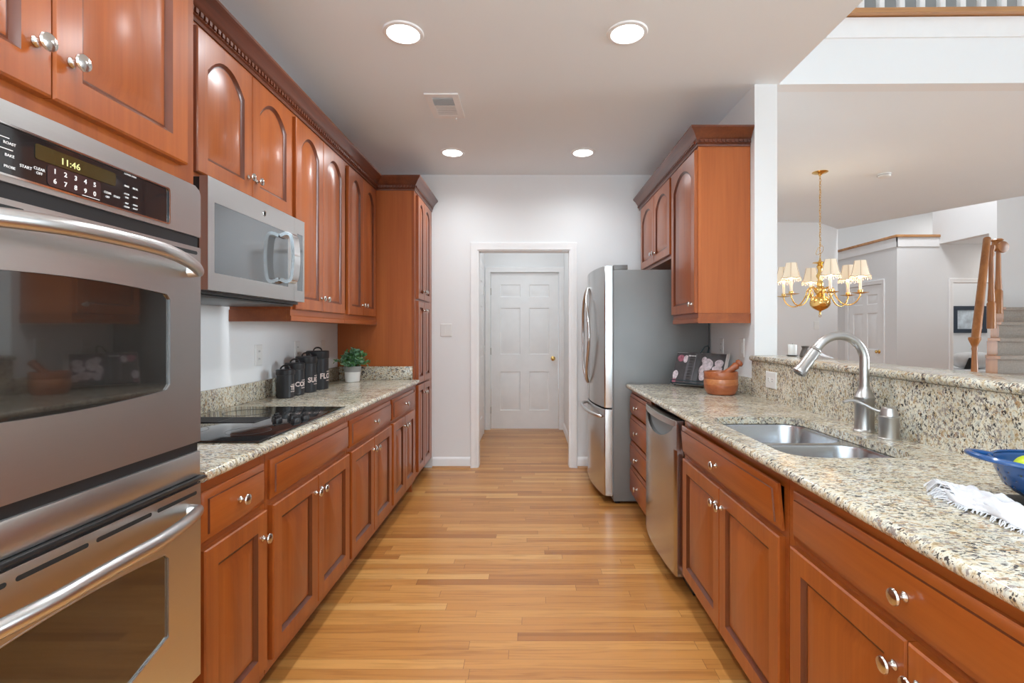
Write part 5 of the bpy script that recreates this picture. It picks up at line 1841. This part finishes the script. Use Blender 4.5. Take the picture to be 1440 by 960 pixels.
obj('vents', MB().lathe([(0.0575, -0.010), (0.0582, -0.011), (0.0582, -0.015), (0.0570, -0.016)], (3.32, 4.68, CZ), 32, close=False), M_GREYCER, b2)

# ================================================================== STAIRS AND FOYER
st = thing('staircase', 'carpeted staircase with oak tread ends rising in the foyer at the far right', 'stairs', (5.2, 5.4, 0))
ks = [(1.57, 6.08, 5.66), (1.385, 5.82, 5.36), (1.20, 5.56, 5.08), (1.015, 5.30, 4.83), (0.83, 5.04, 4.57), (0.645, 4.78, 4.32), (0.46, 4.52, 4.08), (0.275, 4.26, 3.84), (0.09, 4.02, 3.60)]
for i, (z, d, x) in enumerate(ks):
    d2 = 6.82 if i == 0 else ks[i - 1][1] + 0.02
    z0 = max(0.0, z - 0.185)
    xr = (1403 - 743.5) * d / 705 if i else x + 0.02
    if xr < x + 0.10:
        xr = x + 0.10
    z1 = z
    if i == 0:
        nxl, nxd = 6.372, 6.82
    else:
        nxl, nxd = ks[i - 1][2], ks[i - 1][1]
    b = MB().prism(FZ, [(xr, d), (9.95, d), (9.95, nxd + 0.02 * (i > 0)), (max(xr, nxl + 0.05), nxd + 0.02 * (i > 0))], 0.0 if i == 8 else z0 - 0.005, z1)
    b.prism(FZ, [(xr, d - 0.02), (9.95, d - 0.02), (9.95, d + 0.05), (xr + 0.05, d + 0.05)], z1 - 0.035, z1 + 0.0005)
    obj('carpeted_step', b, M_CARPET, st)
    b = MB().prism(FZ, [(x, d), (xr, d), (max(xr, nxl + 0.05), nxd), (nxl, nxd)], z0, z1 - 0.03)
    b.prism(FZ, [(x - 0.02, d - 0.03), (xr, d - 0.03), (max(xr, nxl + 0.05), nxd), (nxl - 0.02, nxd)], z1 - 0.0298, z1 + 0.002)
    obj('tread_end', b, M_OAK, st, label='orange oak tread end')
rl = thing('stair_railing', 'orange oak stair railing with turned newel post and steep handrail at the far right', 'railing', (4.36, 4.9, 0.6))
NW = [(0, 0), (0.034, 0), (0.036, 0.02), (0.030, 0.05), (0.034, 0.10), (0.026, 0.30), (0.021, 0.44), (0.026, 0.47), (0.022, 0.485), (0.034, 0.52), (0.048, 0.555), (0.050, 0.575), (0.044, 0.58), (0, 0.585)]
nx_, ny_ = (1370.5 - 743.5) * 4.9 / 705, 4.9
obj('newel_post', MB().lathe(NW, (nx_, ny_, 0.64), 24), M_OAK, rl)
p0 = Vector((nx_ + 0.01, ny_, 1.20)); p1 = Vector(((1388 - 743.5) * 5.45 / 705, 5.45, CAMZ + (467 - 336) * 5.45 / 705))
obj('handrail', MB().tube([p0, p0.lerp(p1, 0.1), p0.lerp(p1, 0.9), p1, p1 + Vector((0.0, 0.02, 0.001))], [0.036, 0.038, 0.034, 0.034, 0.024], 12), M_OAK, rl, smooth=60)
for xpx, ytop, ybot, d in ((1394.0, 345, 462, 5.50), (1404.0, 336, 441, 5.75)):
    x = (xpx - 743.5) * d / 705
    zt, zb = CAMZ + (467 - ytop) * d / 705, CAMZ + (467 - ybot) * d / 705
    h = zt - zb
    b = MB().lathe([(0, 0), (0.04, 0), (0.04, h * 0.30), (0.030, h * 0.32), (0.034, h * 0.34), (0.026, h * 0.5), (0.022, h * 0.86), (0.030, h * 0.9), (0.024, h * 0.93), (0.038, h * 0.97), (0.034, h), (0, h)], (x, d, zb), 20)
    obj('baluster', b, M_OAK, rl)
x, d = (1402 - 743.5) * 5.75 / 705, 5.75
b = MB().lathe([(0, -0.05), (0.05, -0.05), (0.065, -0.02), (0.05, 0.02), (0.045, 0.06), (0.06, 0.075), (0.045, 0.09), (0, 0.09)], (x, d, CAMZ + (467 - 347) * d / 705), 24)
obj('post_cap', b, M_OAK, rl)
x2 = (1410 - 743.5) * 5.7 / 705
b = MB().lathe([(0, -0.012), (0.062, -0.012), (0.068, 0.0), (0.062, 0.014), (0.03, 0.02), (0, 0.02)], seg=28, M=Matrix.Translation((x2, 5.70, CAMZ + (467 - 347) * 5.7 / 705)) @ Matrix.Rotation(PI / 2, 4, 'X'))
b.tube([(x, 5.74, CAMZ + 120 * 5.7 / 705), (x2, 5.71, CAMZ + 120 * 5.7 / 705)], 0.03, 12)
obj('rosette', b, M_OAK, rl, label='round oak rail rosette')

# bedroom glimpse
t = thing('picture_frame', 'blue-black framed winter print on the wall of the room beyond the foyer doorway', 'picture', (8.95, 10.19, 1.25))
PF = FB(10.2)
obj('frame', MB().plate(PF, [(8.62, 1.255), (9.30, 1.255), (9.30, 1.80), (8.62, 1.80)], [[(8.70, 1.335), (9.22, 1.335), (9.22, 1.72), (8.70, 1.72)]], 0.0005, 0.03), M_FRAMEBLUE, t)
obj('print', MB().prism(PF, [(8.695, 1.33), (9.225, 1.33), (9.225, 1.725), (8.695, 1.725)], 0.001, 0.012), M_PICTURE, t)
t = thing('bed', 'bed with pale linen and headboard seen through the far foyer doorway', 'bed', (8.2, 9.3, 0))
obj('mattress', MB().box(7.3, 9.4, 8.85, 10.1, 0.18, 0.60, 0.06, 3), M_BED, t)
obj('base', MB().box(7.32, 9.38, 8.87, 10.08, 0.0, 0.18), M_GREYCER, t)
b = MB()
bmesh.ops.create_uvsphere(b.bm, u_segments=24, v_segments=14, radius=1.0)
for v in b.bm.verts:
    x, y, z = v.co
    pw = lambda q, e: math.copysign(abs(q) ** e, q)
    v.co = (8.10 + 0.36 * pw(x, 0.6), 9.15 + 0.16 * pw(y, 0.8), 0.757 + 0.15 * pw(z, 0.8))
tag(obj('pillow', b, M_BED, loc=(8.10, 9.15, 0.6)), 'pale pillow standing on the bed in the far room', 'pillow')
b = MB()
b.loops([[(7.80 + 0.09 * s, 8.98 - 0.02, 0.61 + 0.20 * s), (7.90 + 0.10 * s, 8.98 - 0.02, 0.61 + 0.19 * s), (7.90 + 0.10 * s, 8.985, 0.61 + 0.19 * s), (7.80 + 0.09 * s, 8.985, 0.61 + 0.20 * s)] for s in (0, 0.3, 0.7, 1.0)])
tag(obj('throw', b, M_DARK, loc=(7.85, 8.98, 0.61)), 'narrow black throw draped over the pillow in the far room', 'throw')
wall_plate('light_switch', FB(6.74), 3.99 - 0.12, 1.36, 0.073, 0.118, 'white switch plate on the dining room back wall below the chandelier', 'switch', kind='switch')
